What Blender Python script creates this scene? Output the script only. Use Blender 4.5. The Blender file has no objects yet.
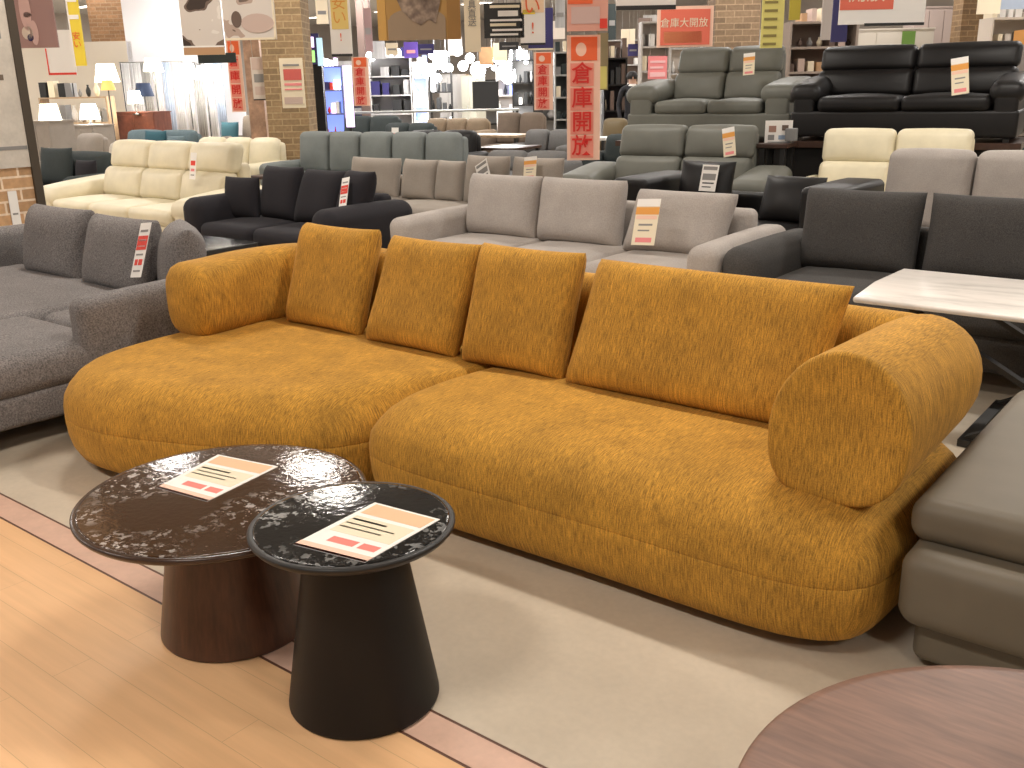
import bpy, bmesh, math, random
from mathutils import Vector, Matrix
random.seed(7)
D2R = math.radians
# ---------------------------------------------------------------- camera
F_PX, PITCH, YAW, ROLL, EYE = 970.0, math.atan((384-85)/970.0), D2R(38.7), -0.02, 1.5
scn = bpy.context.scene
cam_d = bpy.data.cameras.new('camera'); cam = bpy.data.objects.new('camera', cam_d)
scn.collection.objects.link(cam); scn.camera = cam
cam_d.sensor_width = 36; cam_d.lens = F_PX/1024*36; cam_d.clip_end = 200; cam_d.clip_start = .05
cam.matrix_world = Matrix.Translation((0, 0, EYE)) @ Matrix.Rotation(YAW, 4, 'Z') @ Matrix.Rotation(math.pi/2-PITCH, 4, 'X') @ Matrix.Rotation(ROLL, 4, 'Z')
# ---------------------------------------------------------------- world and exposure
w = bpy.data.worlds.new('world'); scn.world = w; w.use_nodes = True
w.node_tree.nodes['Background'].inputs[0].default_value = (1.0, .95, .90, 1)
w.node_tree.nodes['Background'].inputs[1].default_value = 0.28
scn.view_settings.view_transform = 'Standard'; scn.view_settings.look = 'None'
scn.view_settings.gamma = 1; scn.view_settings.exposure = 0.0; scn.view_settings.use_curve_mapping = False
CEIL = 4.2
# shop lighting: soft ceiling light fields (area lamps) over each part of the hall
def area(x, y, sx, sy, p, col=(1, .9, .76), z=CEIL-.12):
    l = bpy.data.lights.new('ceiling_area', 'AREA'); l.shape = 'RECTANGLE'; l.size = sx; l.size_y = sy
    l.energy = p; l.color = col
    o = bpy.data.objects.new('ceiling_area', l); o.location = (x, y, z); scn.collection.objects.link(o)
LUM = [(-31+i*4.2, -.9+j*4.6) for i in range(9) for j in range(7)]
for lx, ly in LUM:
    k_ = 1.0 if ly < 9 else 1.35
    area(lx, ly, 1.16, .26, 78*k_, (1, .935, .85) if ly < 9 and lx > -12 else (1, .96, .92), CEIL-.08)

# ---------------------------------------------------------------- pixel -> place helpers
ca, sa = math.cos(YAW), math.sin(YAW)
def ray(px, py):
    dx, dy = px-512, py-384; c, s = math.cos(ROLL), math.sin(ROLL)
    a = (c*dx+s*dy)/F_PX; b = (s*dx-c*dy)/F_PX
    X = a; Y = math.cos(PITCH)+b*math.sin(PITCH); Z = -math.sin(PITCH)+b*math.cos(PITCH)
    return Vector((X*ca-Y*sa, X*sa+Y*ca, Z))
def on(px, py, z=None, y=None, x=None):
    r = ray(px, py)
    t = (z-EYE)/r.z if z is not None else (y/r.y if y is not None else x/r.x)
    return Vector((0, 0, EYE))+r*t
def far(px, py, d):            # at horizontal distance d straight ahead
    r = ray(px, py); return Vector((0, 0, EYE))+r*(d/(-r.x*sa+r.y*ca))

# ---------------------------------------------------------------- materials
MATS = {}
def mat(name, col, rough=.6, kind='plain', **k):
    if name in MATS: return MATS[name]
    m = bpy.data.materials.new(name); m.use_nodes = True; MATS[name] = m
    nt = m.node_tree; N = nt.nodes; L = nt.links; b = N['Principled BSDF']
    b.inputs['Base Color'].default_value = (*col, 1); b.inputs['Roughness'].default_value = rough
    b.inputs['Metallic'].default_value = k.get('metal', 0)
    if 'spec' in k: b.inputs['Specular IOR Level'].default_value = k['spec']
    if 'sheen' in k:
        b.inputs['Sheen Weight'].default_value = k['sheen']; b.inputs['Sheen Roughness'].default_value = .4
        b.inputs['Sheen Tint'].default_value = (*[min(1, c*1.5+.1) for c in col], 1)
    if 'emit' in k:
        b.inputs['Emission Color'].default_value = (*k.get('ecol', col), 1); b.inputs['Emission Strength'].default_value = k['emit']
    def nd(t, **kw):
        n = N.new(t)
        for a, v in kw.items(): setattr(n, a, v)
        return n
    tc = nd('ShaderNodeTexCoord')
    def noise(vec, scale, detail=2, rough_=.5):
        n = nd('ShaderNodeTexNoise'); n.inputs['Scale'].default_value = scale; n.inputs['Detail'].default_value = detail
        n.inputs['Roughness'].default_value = rough_; L.new(vec, n.inputs['Vector']); return n
    def mapping(sc, src='Object', rot=(0, 0, 0)):
        n = nd('ShaderNodeMapping'); n.inputs['Scale'].default_value = sc; n.inputs['Rotation'].default_value = rot
        L.new(tc.outputs[src], n.inputs['Vector']); return n.outputs[0]
    def ramp(src, stops, interp='LINEAR'):
        r = nd('ShaderNodeValToRGB'); r.color_ramp.interpolation = interp
        e = r.color_ramp.elements
        while len(e) < len(stops): e.new(.5)
        for i, (p, c) in enumerate(stops): e[i].position = p; e[i].color = (*c, 1)
        L.new(src, r.inputs[0]); return r.outputs[0]
    def mix(a, b_, f, mode='MIX'):
        n = nd('ShaderNodeMix', data_type='RGBA', blend_type=mode)
        for i, v in ((0, f), (6, a), (7, b_)):
            if hasattr(v, 'is_linked'): L.new(v, n.inputs[i])
            else: n.inputs[i].default_value = v if i == 0 else (*v, 1)
        return n.outputs[2]
    def bump(src, st, dist):
        n = nd('ShaderNodeBump'); n.inputs['Strength'].default_value = st; n.inputs['Distance'].default_value = dist
        L.new(src, n.inputs['Height']); L.new(n.outputs[0], b.inputs['Normal'])
    def sc(f): return tuple(c*f for c in col)
    if kind == 'chenille':      # streaky pile running front-to-back and down the faces
        s = nd('ShaderNodeSeparateXYZ'); L.new(tc.outputs['Object'], s.inputs[0])
        d = nd('ShaderNodeMath', operation='SUBTRACT'); L.new(s.outputs[1], d.inputs[0]); L.new(s.outputs[2], d.inputs[1])
        a = nd('ShaderNodeMath', operation='ADD'); L.new(s.outputs[1], a.inputs[0]); L.new(s.outputs[2], a.inputs[1])
        c = nd('ShaderNodeCombineXYZ'); L.new(s.outputs[0], c.inputs[0]); L.new(a.outputs[0], c.inputs[2])
        mp = nd('ShaderNodeMapping'); mp.inputs['Scale'].default_value = (300, 22, 22); L.new(c.outputs[0], mp.inputs['Vector'])
        nf = noise(mp.outputs[0], 1, 2); ns = noise(mapping((22, 300, 22)), 1, 2)
        sn = nd('ShaderNodeSeparateXYZ'); L.new(tc.outputs['Normal'], sn.inputs[0])
        ab = nd('ShaderNodeMath', operation='ABSOLUTE'); L.new(sn.outputs[0], ab.inputs[0])
        mr = nd('ShaderNodeMapRange', interpolation_type='SMOOTHSTEP'); mr.inputs[1].default_value = .55; mr.inputs[2].default_value = .8; L.new(ab.outputs[0], mr.inputs[0])
        n1 = nd('ShaderNodeMix'); L.new(mr.outputs[0], n1.inputs[0]); L.new(nf.outputs[0], n1.inputs[2]); L.new(ns.outputs[0], n1.inputs[3])
        n2 = noise(mapping((1, 1, 1)), 260, 1); n3 = noise(mapping((1, 1, 1)), 7, 2)
        ad = nd('ShaderNodeMath', operation='MULTIPLY_ADD'); L.new(n2.outputs[0], ad.inputs[0]); ad.inputs[1].default_value = .45; L.new(n1.outputs[0], ad.inputs[2])
        c1 = ramp(ad.outputs[0], [(.48, sc(.50)), (.70, sc(.98)), (.94, sc(1.5))])
        c2 = ramp(n3.outputs[0], [(.3, (.84, .84, .84)), (.7, (1.12, 1.12, 1.12))])
        L.new(mix(c1, c2, 1.0, 'MULTIPLY'), b.inputs['Base Color']); bump(ad.outputs[0], .18, .0015)
    elif kind == 'fabric':
        k1 = k.get('var', .25)
        n1 = noise(mapping((1, 1, 1)), k.get('scale', 220), 2); n3 = noise(mapping((1, 1, 1)), 5, 2)
        c1 = ramp(n1.outputs[0], [(.32, sc(1-k1)), (.68, sc(1+k1))])
        c2 = ramp(n3.outputs[0], [(.3, (.92, .92, .92)), (.7, (1.06, 1.06, 1.06))])
        L.new(mix(c1, c2, 1.0, 'MULTIPLY'), b.inputs['Base Color']); bump(n1.outputs[0], .4, .003)
    elif kind == 'leather':
        n1 = noise(mapping((1, 1, 1)), 180, 3); n3 = noise(mapping((1, 1, 1)), 6, 3)
        L.new(ramp(n3.outputs[0], [(.3, sc(.93)), (.7, sc(1.06))]), b.inputs['Base Color'])
        bump(n1.outputs[0], .12, .001)
    elif kind == 'walnut':
        n1 = noise(mapping(k.get('map', (3, 30, 3))), 1, 5, .6); n2 = noise(mapping(tuple(5*q for q in k.get('map', (3, 30, 3)))), 1, 3)
        c1 = ramp(n1.outputs[0], [(.25, sc(1-.45*k.get('con', 1))), (.5, sc(1)), (.75, sc(1+.5*k.get('con', 1)))])
        L.new(mix(c1, ramp(n2.outputs[0], [(.3, (.8, .8, .8)), (.7, (1.1, 1.1, 1.1))]), 1.0, 'MULTIPLY'), b.inputs['Base Color'])
    elif kind == 'darkmarble':
        n0 = noise(mapping((1, 1, 1)), 3.2, 2); n1 = noise(mapping((1, 1, 1)), k.get('scale', 60), 3, .6)
        v = nd('ShaderNodeTexVoronoi', feature='DISTANCE_TO_EDGE'); v.inputs['Scale'].default_value = 9
        wv = mix(tc.outputs['Object'], n1.outputs[1], .12); L.new(wv, v.inputs['Vector'])
        ve = ramp(v.outputs[0], [(0, (1, 1, 1)), (.018, (0, 0, 0))])
        cl = ramp(n0.outputs[0], [(.40, (0, 0, 0)), (.56, (1, 1, 1))])
        sp = ramp(n1.outputs[0], [(.555, (0, 0, 0)), (.59, (1, 1, 1))])  # white specks: ceiling light glints put into the colour, along with marble spatter
        f = mix(mix(sp, cl, 1.0, 'MULTIPLY'), mix(ve, cl, 1.0, 'MULTIPLY'), .35)
        L.new(mix(col, k.get('vein', (.55, .53, .5)), f), b.inputs['Base Color'])
        nb_ = noise(mapping((1, 1, 1)), 55, 2, .5); bump(nb_.outputs[0], .35, .0022)
    elif kind == 'lightmarble':
        n1 = noise(mapping((2.2, 9, 4), rot=(0, 0, .25)), 1, 6, .65)
        L.new(ramp(n1.outputs[0], [(.3, sc(.72)), (.5, sc(1)), (.7, sc(1.08))]), b.inputs['Base Color'])
    elif kind == 'brick':
        br = nd('ShaderNodeTexBrick')
        sx = nd('ShaderNodeSeparateXYZ'); L.new(tc.outputs['Object'], sx.inputs[0])
        ad = nd('ShaderNodeMath', operation='ADD'); L.new(sx.outputs[0], ad.inputs[0]); L.new(sx.outputs[1], ad.inputs[1])
        cb = nd('ShaderNodeCombineXYZ'); L.new(ad.outputs[0], cb.inputs[0]); L.new(sx.outputs[2], cb.inputs[1])
        L.new(cb.outputs[0], br.inputs['Vector']); br.inputs['Scale'].default_value = 1
        br.inputs['Brick Width'].default_value = .25; br.inputs['Row Height'].default_value = .085; br.inputs['Mortar Size'].default_value = .008
        br.inputs['Color1'].default_value = (*col, 1); br.inputs['Color2'].default_value = (*sc(.68), 1)
        br.inputs['Mortar'].default_value = (*k.get('mortar', (.55, .42, .3)), 1)
        n1 = noise(mapping((1, 1, 1)), 25, 3)
        L.new(mix(br.outputs[0], ramp(n1.outputs[0], [(.3, (.85, .85, .85)), (.7, (1.1, 1.1, 1.1))]), 1.0, 'MULTIPLY'), b.inputs['Base Color'])
        bump(br.outputs[1], -.4, .01)
    elif kind == 'planks':
        br = nd('ShaderNodeTexBrick'); L.new(mapping((1, 1, 1)), br.inputs['Vector']); br.inputs['Scale'].default_value = 1
        br.inputs['Brick Width'].default_value = 1.2; br.inputs['Row Height'].default_value = .11; br.inputs['Mortar Size'].default_value = .0009
        br.inputs['Color1'].default_value = (*sc(1.02), 1); br.inputs['Color2'].default_value = (*sc(.97), 1); br.inputs['Mortar'].default_value = (*sc(.72), 1)
        n1 = noise(mapping((2, 30, 1)), 1, 4); n2 = noise(mapping((1, 1, 1)), 1.6, 2)
        c1 = mix(br.outputs[0], ramp(n1.outputs[0], [(.3, (.93, .92, .9)), (.7, (1.05, 1.04, 1.03))]), 1.0, 'MULTIPLY')
        L.new(mix(c1, ramp(n2.outputs[0], [(.3, (.95, .94, .93)), (.7, (1.04, 1.03, 1.02))]), 1.0, 'MULTIPLY'), b.inputs['Base Color'])
    elif kind == 'mottle':
        n1 = noise(mapping((1, 1, 1)), k.get('scale', 4), 5, .65)
        n2 = noise(mapping((1, 1, 1)), 45, 2)
        v1 = k.get('var', .08)
        c1 = ramp(n1.outputs[0], [(.3, sc(1-v1)), (.7, sc(1+v1))])
        L.new(mix(c1, ramp(n2.outputs[0], [(.3, (.97, .97, .97)), (.7, (1.03, 1.03, 1.03))]), 1.0, 'MULTIPLY'), b.inputs['Base Color'])
    elif kind == 'foldshade':
        n1 = noise(mapping((14, 14, .3)), 1, 2)  # shade of the curtain folds painted as upright colour streaks
        L.new(ramp(n1.outputs[0], [(.35, sc(.75)), (.65, sc(1.05))]), b.inputs['Base Color'])
    elif kind == 'print':
        n1 = noise(mapping((1, 1, 1)), k.get('scale', 5), 2); st = k['stops']
        L.new(ramp(n1.outputs[0], st, 'CONSTANT' if k.get('hard') else 'LINEAR'), b.inputs['Base Color'])
    return m

mustard = mat('mustard chenille', (.465, .236, .030), .9, 'chenille', sheen=.2)
grey_l = mat('grey tweed', (.195, .18, .175), .95, 'fabric', var=.42, scale=150)
grey_lt = mat('pale grey velour', (.40, .36, .33), .9, 'fabric', var=.09, scale=120)
grey_r = mat('stone grey weave', (.40, .36, .33), .9, 'fabric', var=.12)
grey_dk = mat('charcoal weave', (.055, .051, .048), .95, 'fabric', var=.35)
green_g = mat('grey green velvet', (.19, .21, .205), .85, 'fabric', var=.1)
greige = mat('greige cotton', (.33, .29, .25), .9, 'fabric', var=.12)
black_f = mat('black fabric', (.014, .012, .016), .9, 'fabric', var=.2)
black_l = mat('black leather', (.010, .009, .009), .45, 'leather', spec=.28)
grey_lea = mat('slate leather', (.135, .135, .115), .5, 'leather', spec=.3)
cream_l = mat('cream leather', (.72, .65, .47), .45, 'leather')
taupe_l = mat('taupe leather', (.155, .130, .094), .5, 'leather', spec=.3)
teal_f = mat('teal fabric', (.03, .10, .13), .9, 'fabric')
blgrey_f = mat('blue grey fabric', (.12, .17, .19), .9, 'fabric')
brown_f = mat('brown fabric', (.16, .12, .09), .9, 'fabric')
dkgreen_f = mat('dark slate fabric', (.035, .045, .045), .9, 'fabric')
blk = mat('black metal', (.012, .011, .010), .45)
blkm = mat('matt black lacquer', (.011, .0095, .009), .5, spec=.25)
white_m = mat('white lacquer', (.75, .73, .70), .4)
wht = mat('white paper', (.85, .82, .78), .7)
crm = mat('cream paper', (.80, .70, .52), .7)
peach = mat('peach paper', (.85, .55, .42), .7)
red = mat('red ink', (.72, .045, .025), .6)
redo = mat('orange red ink', (.80, .13, .035), .6)
pink = mat('pink paper', (.80, .25, .25), .6)
orange = mat('orange ink', (.75, .33, .06), .6)
yellow = mat('yellow ink', (.80, .62, .05), .6)
yel2 = mat('pale yellow paper', (.68, .60, .18), .7)
navy = mat('navy ink', (.03, .025, .12), .5)
blackink = mat('black ink', (.02, .02, .02), .6)
greyink = mat('grey ink', (.25, .24, .23), .7)
steel = mat('brushed steel', (.5, .5, .5), .3, metal=1)
woodb = mat('brown wood', (.18, .085, .035), .45, 'walnut')
dkwood = mat('dark wood', (.045, .02, .012), .4, 'walnut')
palewood = mat('pale wood', (.42, .30, .19), .5, 'walnut')
glow = mat('lit lamp shade', (1, .93, .8), .5, emit=7, ecol=(1, .9, .72))
glowc = mat('lit white globe', (1, 1, 1), .5, emit=9, ecol=(.95, .97, 1))
glowb = mat('blue lit screen', (.2, .3, .8), .4, emit=1.2, ecol=(.25, .35, .9))
glowg = mat('green lit screen', (.3, .8, .2), .4, emit=1.0, ecol=(.45, .85, .25))
glowp = mat('violet lit panel', (.8, .6, .9), .4, emit=1.4, ecol=(.85, .65, 1))
curt = mat('white curtain', (.78, .78, .80), .8, 'foldshade')
curtg = mat('grey curtain', (.45, .44, .43), .8, 'foldshade')

# ---------------------------------------------------------------- mesh builder
class MB:
    def __init__(s): s.v = []; s.f = []; s.mi = []; s.sm = []
    def add(s, vs, fs, m=0, smooth=True, M=None):
        o = len(s.v)
        s.v += [tuple(M @ Vector(p)) if M else tuple(p) for p in vs]
        for f in fs: s.f.append([i+o for i in f]); s.mi.append(m); s.sm.append(smooth)
        return s
    def box(s, c, d, m=0, bev=0, M=None):
        if bev:
            return s.rb(c, d, bev, k=1, n=0, m=m, M=M, smooth=False)
        x, y, z = [q/2 for q in d]
        vs = [(c[0]+a*x, c[1]+b*y, c[2]+e*z) for a in (-1, 1) for b in (-1, 1) for e in (-1, 1)]
        return s.add(vs, [(0, 1, 3, 2), (4, 6, 7, 5), (0, 4, 5, 1), (2, 3, 7, 6), (0, 2, 6, 4), (1, 5, 7, 3)], m, False, M)
    def rb(s, c, d, r, k=3, n=3, puff=(0, 0, 0), warp=None, m=0, M=None, smooth=True):
        h = [q/2 for q in d]; r = min(r, min(h)*.999)
        ax = []
        for q in h:
            t = [r*math.tan(math.pi/4*i/k) for i in range(k, -1, -1)]
            lo = [-(q-r)-e for e in t]; mid = [-(q-r)+2*(q-r)*(i+1)/(n+1) for i in range(n)]
            ax.append(lo+mid+[-e for e in lo[::-1]])
        key = {}; vs = []; fs = []
        def vert(p):
            kk = tuple(round(a, 6) for a in p)
            if kk in key: return key[kk]
            inn = [max(-(h[i]-r), min(h[i]-r, p[i])) for i in range(3)]
            dd = Vector([p[i]-inn[i] for i in range(3)])
            if dd.length > 0: dd = dd.normalized()*r
            q = [inn[i]+dd[i] for i in range(3)]
            a = [q[i]/h[i] for i in range(3)]
            q = [q[0]+puff[0]*a[0]*(1-a[1]**2)*(1-a[2]**2), q[1]+puff[1]*a[1]*(1-a[0]**2)*(1-a[2]**2), q[2]+puff[2]*a[2]*(1-a[0]**2)*(1-a[1]**2)]
            if warp: q = warp(*q)
            vs.append((q[0]+c[0], q[1]+c[1], q[2]+c[2])); key[kk] = len(vs)-1; return key[kk]
        for i in range(3):
            j, l = (i+1) % 3, (i+2) % 3
            for sg in (-1, 1):
                for a in range(len(ax[j])-1):
                    for b in range(len(ax[l])-1):
                        q = []
                        for (da, db) in ((0, 0), (1, 0), (1, 1), (0, 1)):
                            p = [0, 0, 0]; p[i] = sg*h[i]; p[j] = ax[j][a+da]; p[l] = ax[l][b+db]; q.append(vert(p))
                        if sg < 0: q = q[::-1]
                        fs.append(q)
        return s.add(vs, fs, m, smooth, M)
    def lathe(s, prof, seg=32, m=0, c=(0, 0, 0), smooth=True, M=None, cap=True):
        vs = []; fs = []
        for (r, z) in prof:
            for i in range(seg):
                a = 2*math.pi*i/seg; vs.append((c[0]+r*math.cos(a), c[1]+r*math.sin(a), c[2]+z))
        for j in range(len(prof)-1):
            for i in range(seg):
                i2 = (i+1) % seg; fs.append((j*seg+i, j*seg+i2, (j+1)*seg+i2, (j+1)*seg+i))
        if cap:
            fs.append(tuple(range(seg))[::-1]); fs.append(tuple(range((len(prof)-1)*seg, len(prof)*seg)))
        return s.add(vs, fs, m, smooth, M)
    def tube(s, a, b, r, seg=8, m=0, r2=None):
        a = Vector(a); b = Vector(b); d = b-a; q = d.to_track_quat('Z', 'Y').to_matrix().to_4x4()
        return s.lathe([(r, 0), (r if r2 is None else r2, d.length)], seg, m, M=Matrix.Translation(a) @ q)
    def bar(s, a, b, wx, wy, m=0):
        a = Vector(a); b = Vector(b); d = b-a; q = d.to_track_quat('Z', 'Y').to_matrix().to_4x4()
        return s.box((0, 0, d.length/2), (wx, wy, d.length), m, M=Matrix.Translation(a) @ q)
    def pillow(s, wd, ht, th, p=2.5, conc=.05, n=14, m=0, M=None, e=.5, seed=0):
        vs = []; fs = []; idx = {}
        rnd = random.Random(seed); k1, k2, k3 = [rnd.uniform(-1, 1) for _ in range(3)]
        for side in (1, -1):
            for i in range(n+1):
                for j in range(n+1):
                    u = -math.cos(math.pi*i/n); v = -math.cos(math.pi*j/n)
                    rim = i in (0, n) or j in (0, n)
                    kk = (i, j, 0 if rim else side)
                    if kk in idx: continue
                    t = th/2*((1-abs(u)**p)*(1-abs(v)**p))**e
                    wob = 1+.06*(k1*math.sin(3*u+k2)+k3*math.sin(2.5*v+k1))
                    x = wd/2*u*(1-conc*(1-v*v)); z = ht/2*v*(1-conc*(1-u*u))
                    idx[kk] = len(vs); vs.append((x, -side*t*wob, z+ht/2))
        for side in (1, -1):
            for i in range(n):
                for j in range(n):
                    q = []
                    for (a, b) in ((i, j), (i+1, j), (i+1, j+1), (i, j+1)):
                        rim = a in (0, n) or b in (0, n); q.append(idx[(a, b, 0 if rim else side)])
                    fs.append(q if side > 0 else q[::-1])
        return s.add(vs, fs, m, True, M)
    def build(s, name, mats, parent=None, loc=None, rz=0):
        me = bpy.data.meshes.new(name); me.from_pydata(s.v, [], s.f)
        if not isinstance(mats, (list, tuple)): mats = [mats]
        for q in mats: me.materials.append(q)
        me.polygons.foreach_set('material_index', s.mi); me.polygons.foreach_set('use_smooth', s.sm); me.update()
        bm = bmesh.new(); bm.from_mesh(me); bmesh.ops.recalc_face_normals(bm, faces=bm.faces); bm.to_mesh(me); bm.free()
        o = bpy.data.objects.new(name, me); scn.collection.objects.link(o)
        if parent: o.parent = parent
        if loc is not None: o.location = loc
        if rz: o.rotation_euler.z = rz
        return o
def tag(o, label, cat, group=None, kind=None):
    o['label'] = label; o['category'] = cat
    if group: o['group'] = group
    if kind: o['kind'] = kind
    return o
def thing(name, label, cat, loc=(0, 0, 0), rz=0, group=None):
    o = bpy.data.objects.new(name, None); o.empty_display_size = .1; scn.collection.objects.link(o)
    o.location = loc; o.rotation_euler = (0, 0, rz); return tag(o, label, cat, group)
def struct(name, mb, m):
    o = mb.build(name, m); o['kind'] = 'structure'; return o
def kids(o): return [c for c in scn.collection.objects if c.parent == o]
def copy_tree(o, parent=None):
    c = o.copy(); scn.collection.objects.link(c); c.parent = parent
    for ch in kids(o): copy_tree(ch, c)
    return c
def clone(o, label, loc, rz=None):
    c = copy_tree(o); c.location = loc; c['label'] = label
    if rz is not None: c.rotation_euler.z = rz
    return c
TXT = {}
def lettering(parent, s, size, loc, m, rz=0, name='lettering', tilt=math.pi/2, wide=1.0, bold=.0):
    key = (s, bold)
    if key not in TXT:
        cu = bpy.data.curves.new('t', 'FONT'); cu.body = s; cu.align_x = 'CENTER'; cu.align_y = 'CENTER'; cu.extrude = .02; cu.offset = bold; cu.resolution_u = 3
        cu.space_line = .92
        t = bpy.data.objects.new('t', cu); scn.collection.objects.link(t)
        dg = bpy.context.evaluated_depsgraph_get(); me = bpy.data.meshes.new_from_object(t.evaluated_get(dg))
        bpy.data.objects.remove(t); TXT[key] = me
    me = TXT[key].copy(); me.materials.clear(); me.materials.append(m)
    o = bpy.data.objects.new(name, me); scn.collection.objects.link(o); o.parent = parent
    o.location = loc; o.rotation_euler = (tilt, 0, rz); o.scale = (size*wide, size, size*.3)
    return o

# ================================================================ SETTING
m = MB(); m.box((-15, -1.31, -.05), (50, 5.39, .1)); struct('floor', m, mat('maple floor boards', (.80, .50, .27), .36, 'planks'))
m = MB(); m.box((-15, 1.443, -.0505), (50, .097, .1)); struct('floor_border', m, mat('pink stone border', (.64, .42, .32), .4, 'mottle', scale=9))
m = MB(); m.box((-15, 1.3895, -.051), (50, .009, .1)); m.box((-15, 1.4955, -.051), (50, .008, .1)); struct('trim_1', m, mat('brown joint', (.12, .05, .03), .5))
m = MB(); m.box((-15, 18, -.05), (50, 33, .1)); struct('floor_display', m, mat('beige vinyl', (.56, .48, .375), .42, 'mottle', var=.07))
m = MB(); m.box((-15, 15.4, CEIL+.05), (50, 38.8, .1)); struct('ceiling', m, mat('ceiling board', (.42, .40, .385), .8))
wallm = mat('wall paint', (.42, .38, .345), .8, 'mottle', scale=1)
m = MB(); m.box((-15, 34.5, CEIL/2), (50, .2, CEIL)); struct('wall_back', m, wallm)
m = MB(); m.box((-35, 15.4, CEIL/2), (.2, 38, CEIL)); struct('wall_left', m, wallm)
m = MB(); m.box((10, 15.4, CEIL/2), (.2, 38, CEIL)); struct('wall_right', m, wallm)
# rows of ceiling luminaires
lum = None
lm_on = mat('luminaire diffuser', (1, 1, 1), .5, emit=4.5, ecol=(1, .93, .82))
for x, y in LUM:
    if lum is None:
        lum = thing('ceiling_light', 'long white ceiling luminaire in the rows of shop lights', 'ceiling light', (x, y, CEIL), 0, 'ceiling luminaires')
        a = MB(); a.box((0, 0, -.03), (1.24, .34, .06), bev=.01); a.build('housing', white_m, lum)
        a = MB(); a.box((0, 0, -.066), (1.16, .26, .012)); a.build('diffuser', lm_on, lum)
    else: clone(lum, lum['label'], (x, y, CEIL))

# ================================================================ MUSTARD SOFA
def loft(mb, ring, prof, m=0, wf=None):
    """ring: closed plan outline; prof: (inset, z) steps; capped by shrinking rings"""
    n = len(ring); R = [Vector((p[0], p[1])) for p in ring]; nor = []
    for i in range(n):
        t = (R[(i+1) % n]-R[i-1]).normalized(); nor.append(Vector((-t.y, t.x)))
    area2 = sum(R[i].x*R[(i+1) % n].y-R[(i+1) % n].x*R[i].y for i in range(n))
    if area2 < 0: nor = [-q for q in nor]
    vs = []; fs = []; last = None
    for (ins, z) in prof:
        Q = [R[i]+nor[i]*ins*(wf(R[i]) if wf else 1) for i in range(n)]
        for _ in range(int(max(0, ins-.015)*140)):
            Q = [Q[i]*.5+(Q[i-1]+Q[(i+1) % n])*.25 for i in range(n)]
        for q in Q: vs.append((q.x, q.y, z))
    base = vs[-n:]; zt = prof[-1][1]; x0 = min(p[0] for p in base); x1 = max(p[0] for p in base); y0 = min(p[1] for p in base); y1 = max(p[1] for p in base)
    hw = min(x1-x0, y1-y0)/2
    for k_, f in enumerate((.82, .6, .36, .14)):
        for p in base:
            cx = max(x0+hw, min(x1-hw, p[0])); cy = (y0+y1)/2
            vs.append((cx+(p[0]-cx)*f, cy+(p[1]-cy)*f, zt+(.004, .008, .010, .010)[k_]))
    rows = len(vs)//n
    for j in range(rows-1):
        for i in range(n): fs.append((j*n+i, j*n+(i+1) % n, (j+1)*n+(i+1) % n, (j+1)*n+i))
    fs.append(tuple(range((rows-1)*n, rows*n))); fs.append(tuple(range(n))[::-1])
    mb.add(vs, fs, m, True)
def smooth_ring(pts, n=96):
    """Catmull-Rom through control points then even resample"""
    P = [Vector((p[0], p[1])) for p in pts]; N = len(P); out = []
    for i in range(N):
        p0, p1, p2, p3 = P[i-1], P[i], P[(i+1) % N], P[(i+2) % N]
        for k in range(12):
            t = k/12; out.append(.5*((2*p1)+(p2-p0)*t+(2*p0-5*p1+4*p2-p3)*t*t+(3*p1-p0-3*p2+p3)*t**3))
    L = [0]
    for i in range(len(out)): L.append(L[-1]+(out[(i+1) % len(out)]-out[i]).length)
    res = []; j = 0
    for i in range(n):
        s = L[-1]*i/n
        while L[j+1] < s: j += 1
        f = (s-L[j])/max(1e-9, L[j+1]-L[j]); res.append(out[j].lerp(out[(j+1) % len(out)], f))
    return res
SX, SY = -2.4, 2.6
sofa = thing('mustard_sofa', 'large mustard yellow chenille sofa with rounded seats and a fat roll arm', 'sofa', (SX, SY, 0))
def loc_ring(pts): return smooth_ring([(p[0]-SX, p[1]-SY) for p in pts])
ringR = loc_ring([(-2.45, 2.76), (-2.52, 2.52), (-2.525, 2.33), (-2.44, 2.23), (-2.22, 2.20), (-1.9, 2.205), (-1.5, 2.215), (-1.05, 2.215), (-.82, 2.24), (-.69, 2.34), (-.655, 2.6), (-.655, 3.0), (-.69, 3.18), (-.85, 3.24), (-1.5, 3.24), (-2.2, 3.24), (-2.37, 3.2), (-2.39, 2.95)])
ringL = loc_ring([(-2.40, 2.95), (-2.46, 2.70), (-2.54, 2.38), (-2.66, 2.16), (-2.9, 2.00), (-3.2, 1.87), (-3.5, 1.78), (-3.8, 1.80), (-4.02, 1.98), (-4.11, 2.32), (-4.12, 2.75), (-4.10, 3.1), (-3.95, 3.24), (-3.5, 3.25), (-2.9, 3.25), (-2.42, 3.24)])
body = [(.10, .025), (.065, .032), (.036, .055), (.016, .10), (.005, .15), (.001, .20), (0, .226), (.002, .2295)]
top = [(.002, .230), (.0005, .233), (.001, .26), (.010, .305), (.030, .345), (.060, .383), (.095, .408), (.13, .419), (.16, .424)]
for nm, rg in (('right', ringR), ('left', ringL)):
    a = MB(); loft(a, rg, body+[(.02, .2302)]); a.build('base', mustard, sofa)
    sgn = 1 if nm == 'right' else -1
    def wf(p, sgn=sgn):     # the two modules meet almost flush under the cushions
        near = max(0, min(1, (.16-abs(p.x+SX+2.46))/.08)); bk = max(0, min(1, (p.y+SY-2.42)/.25)); return 1-.8*near*bk
    a = MB(); loft(a, rg, top, 0, wf); a.build('seat_cushion', mustard, sofa)
a = MB(); a.rb((0, 0, 0), (2.6, .6, .03), .012, n=1); a.build('plinth', blkm, sofa, (0, .15, .016))
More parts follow.
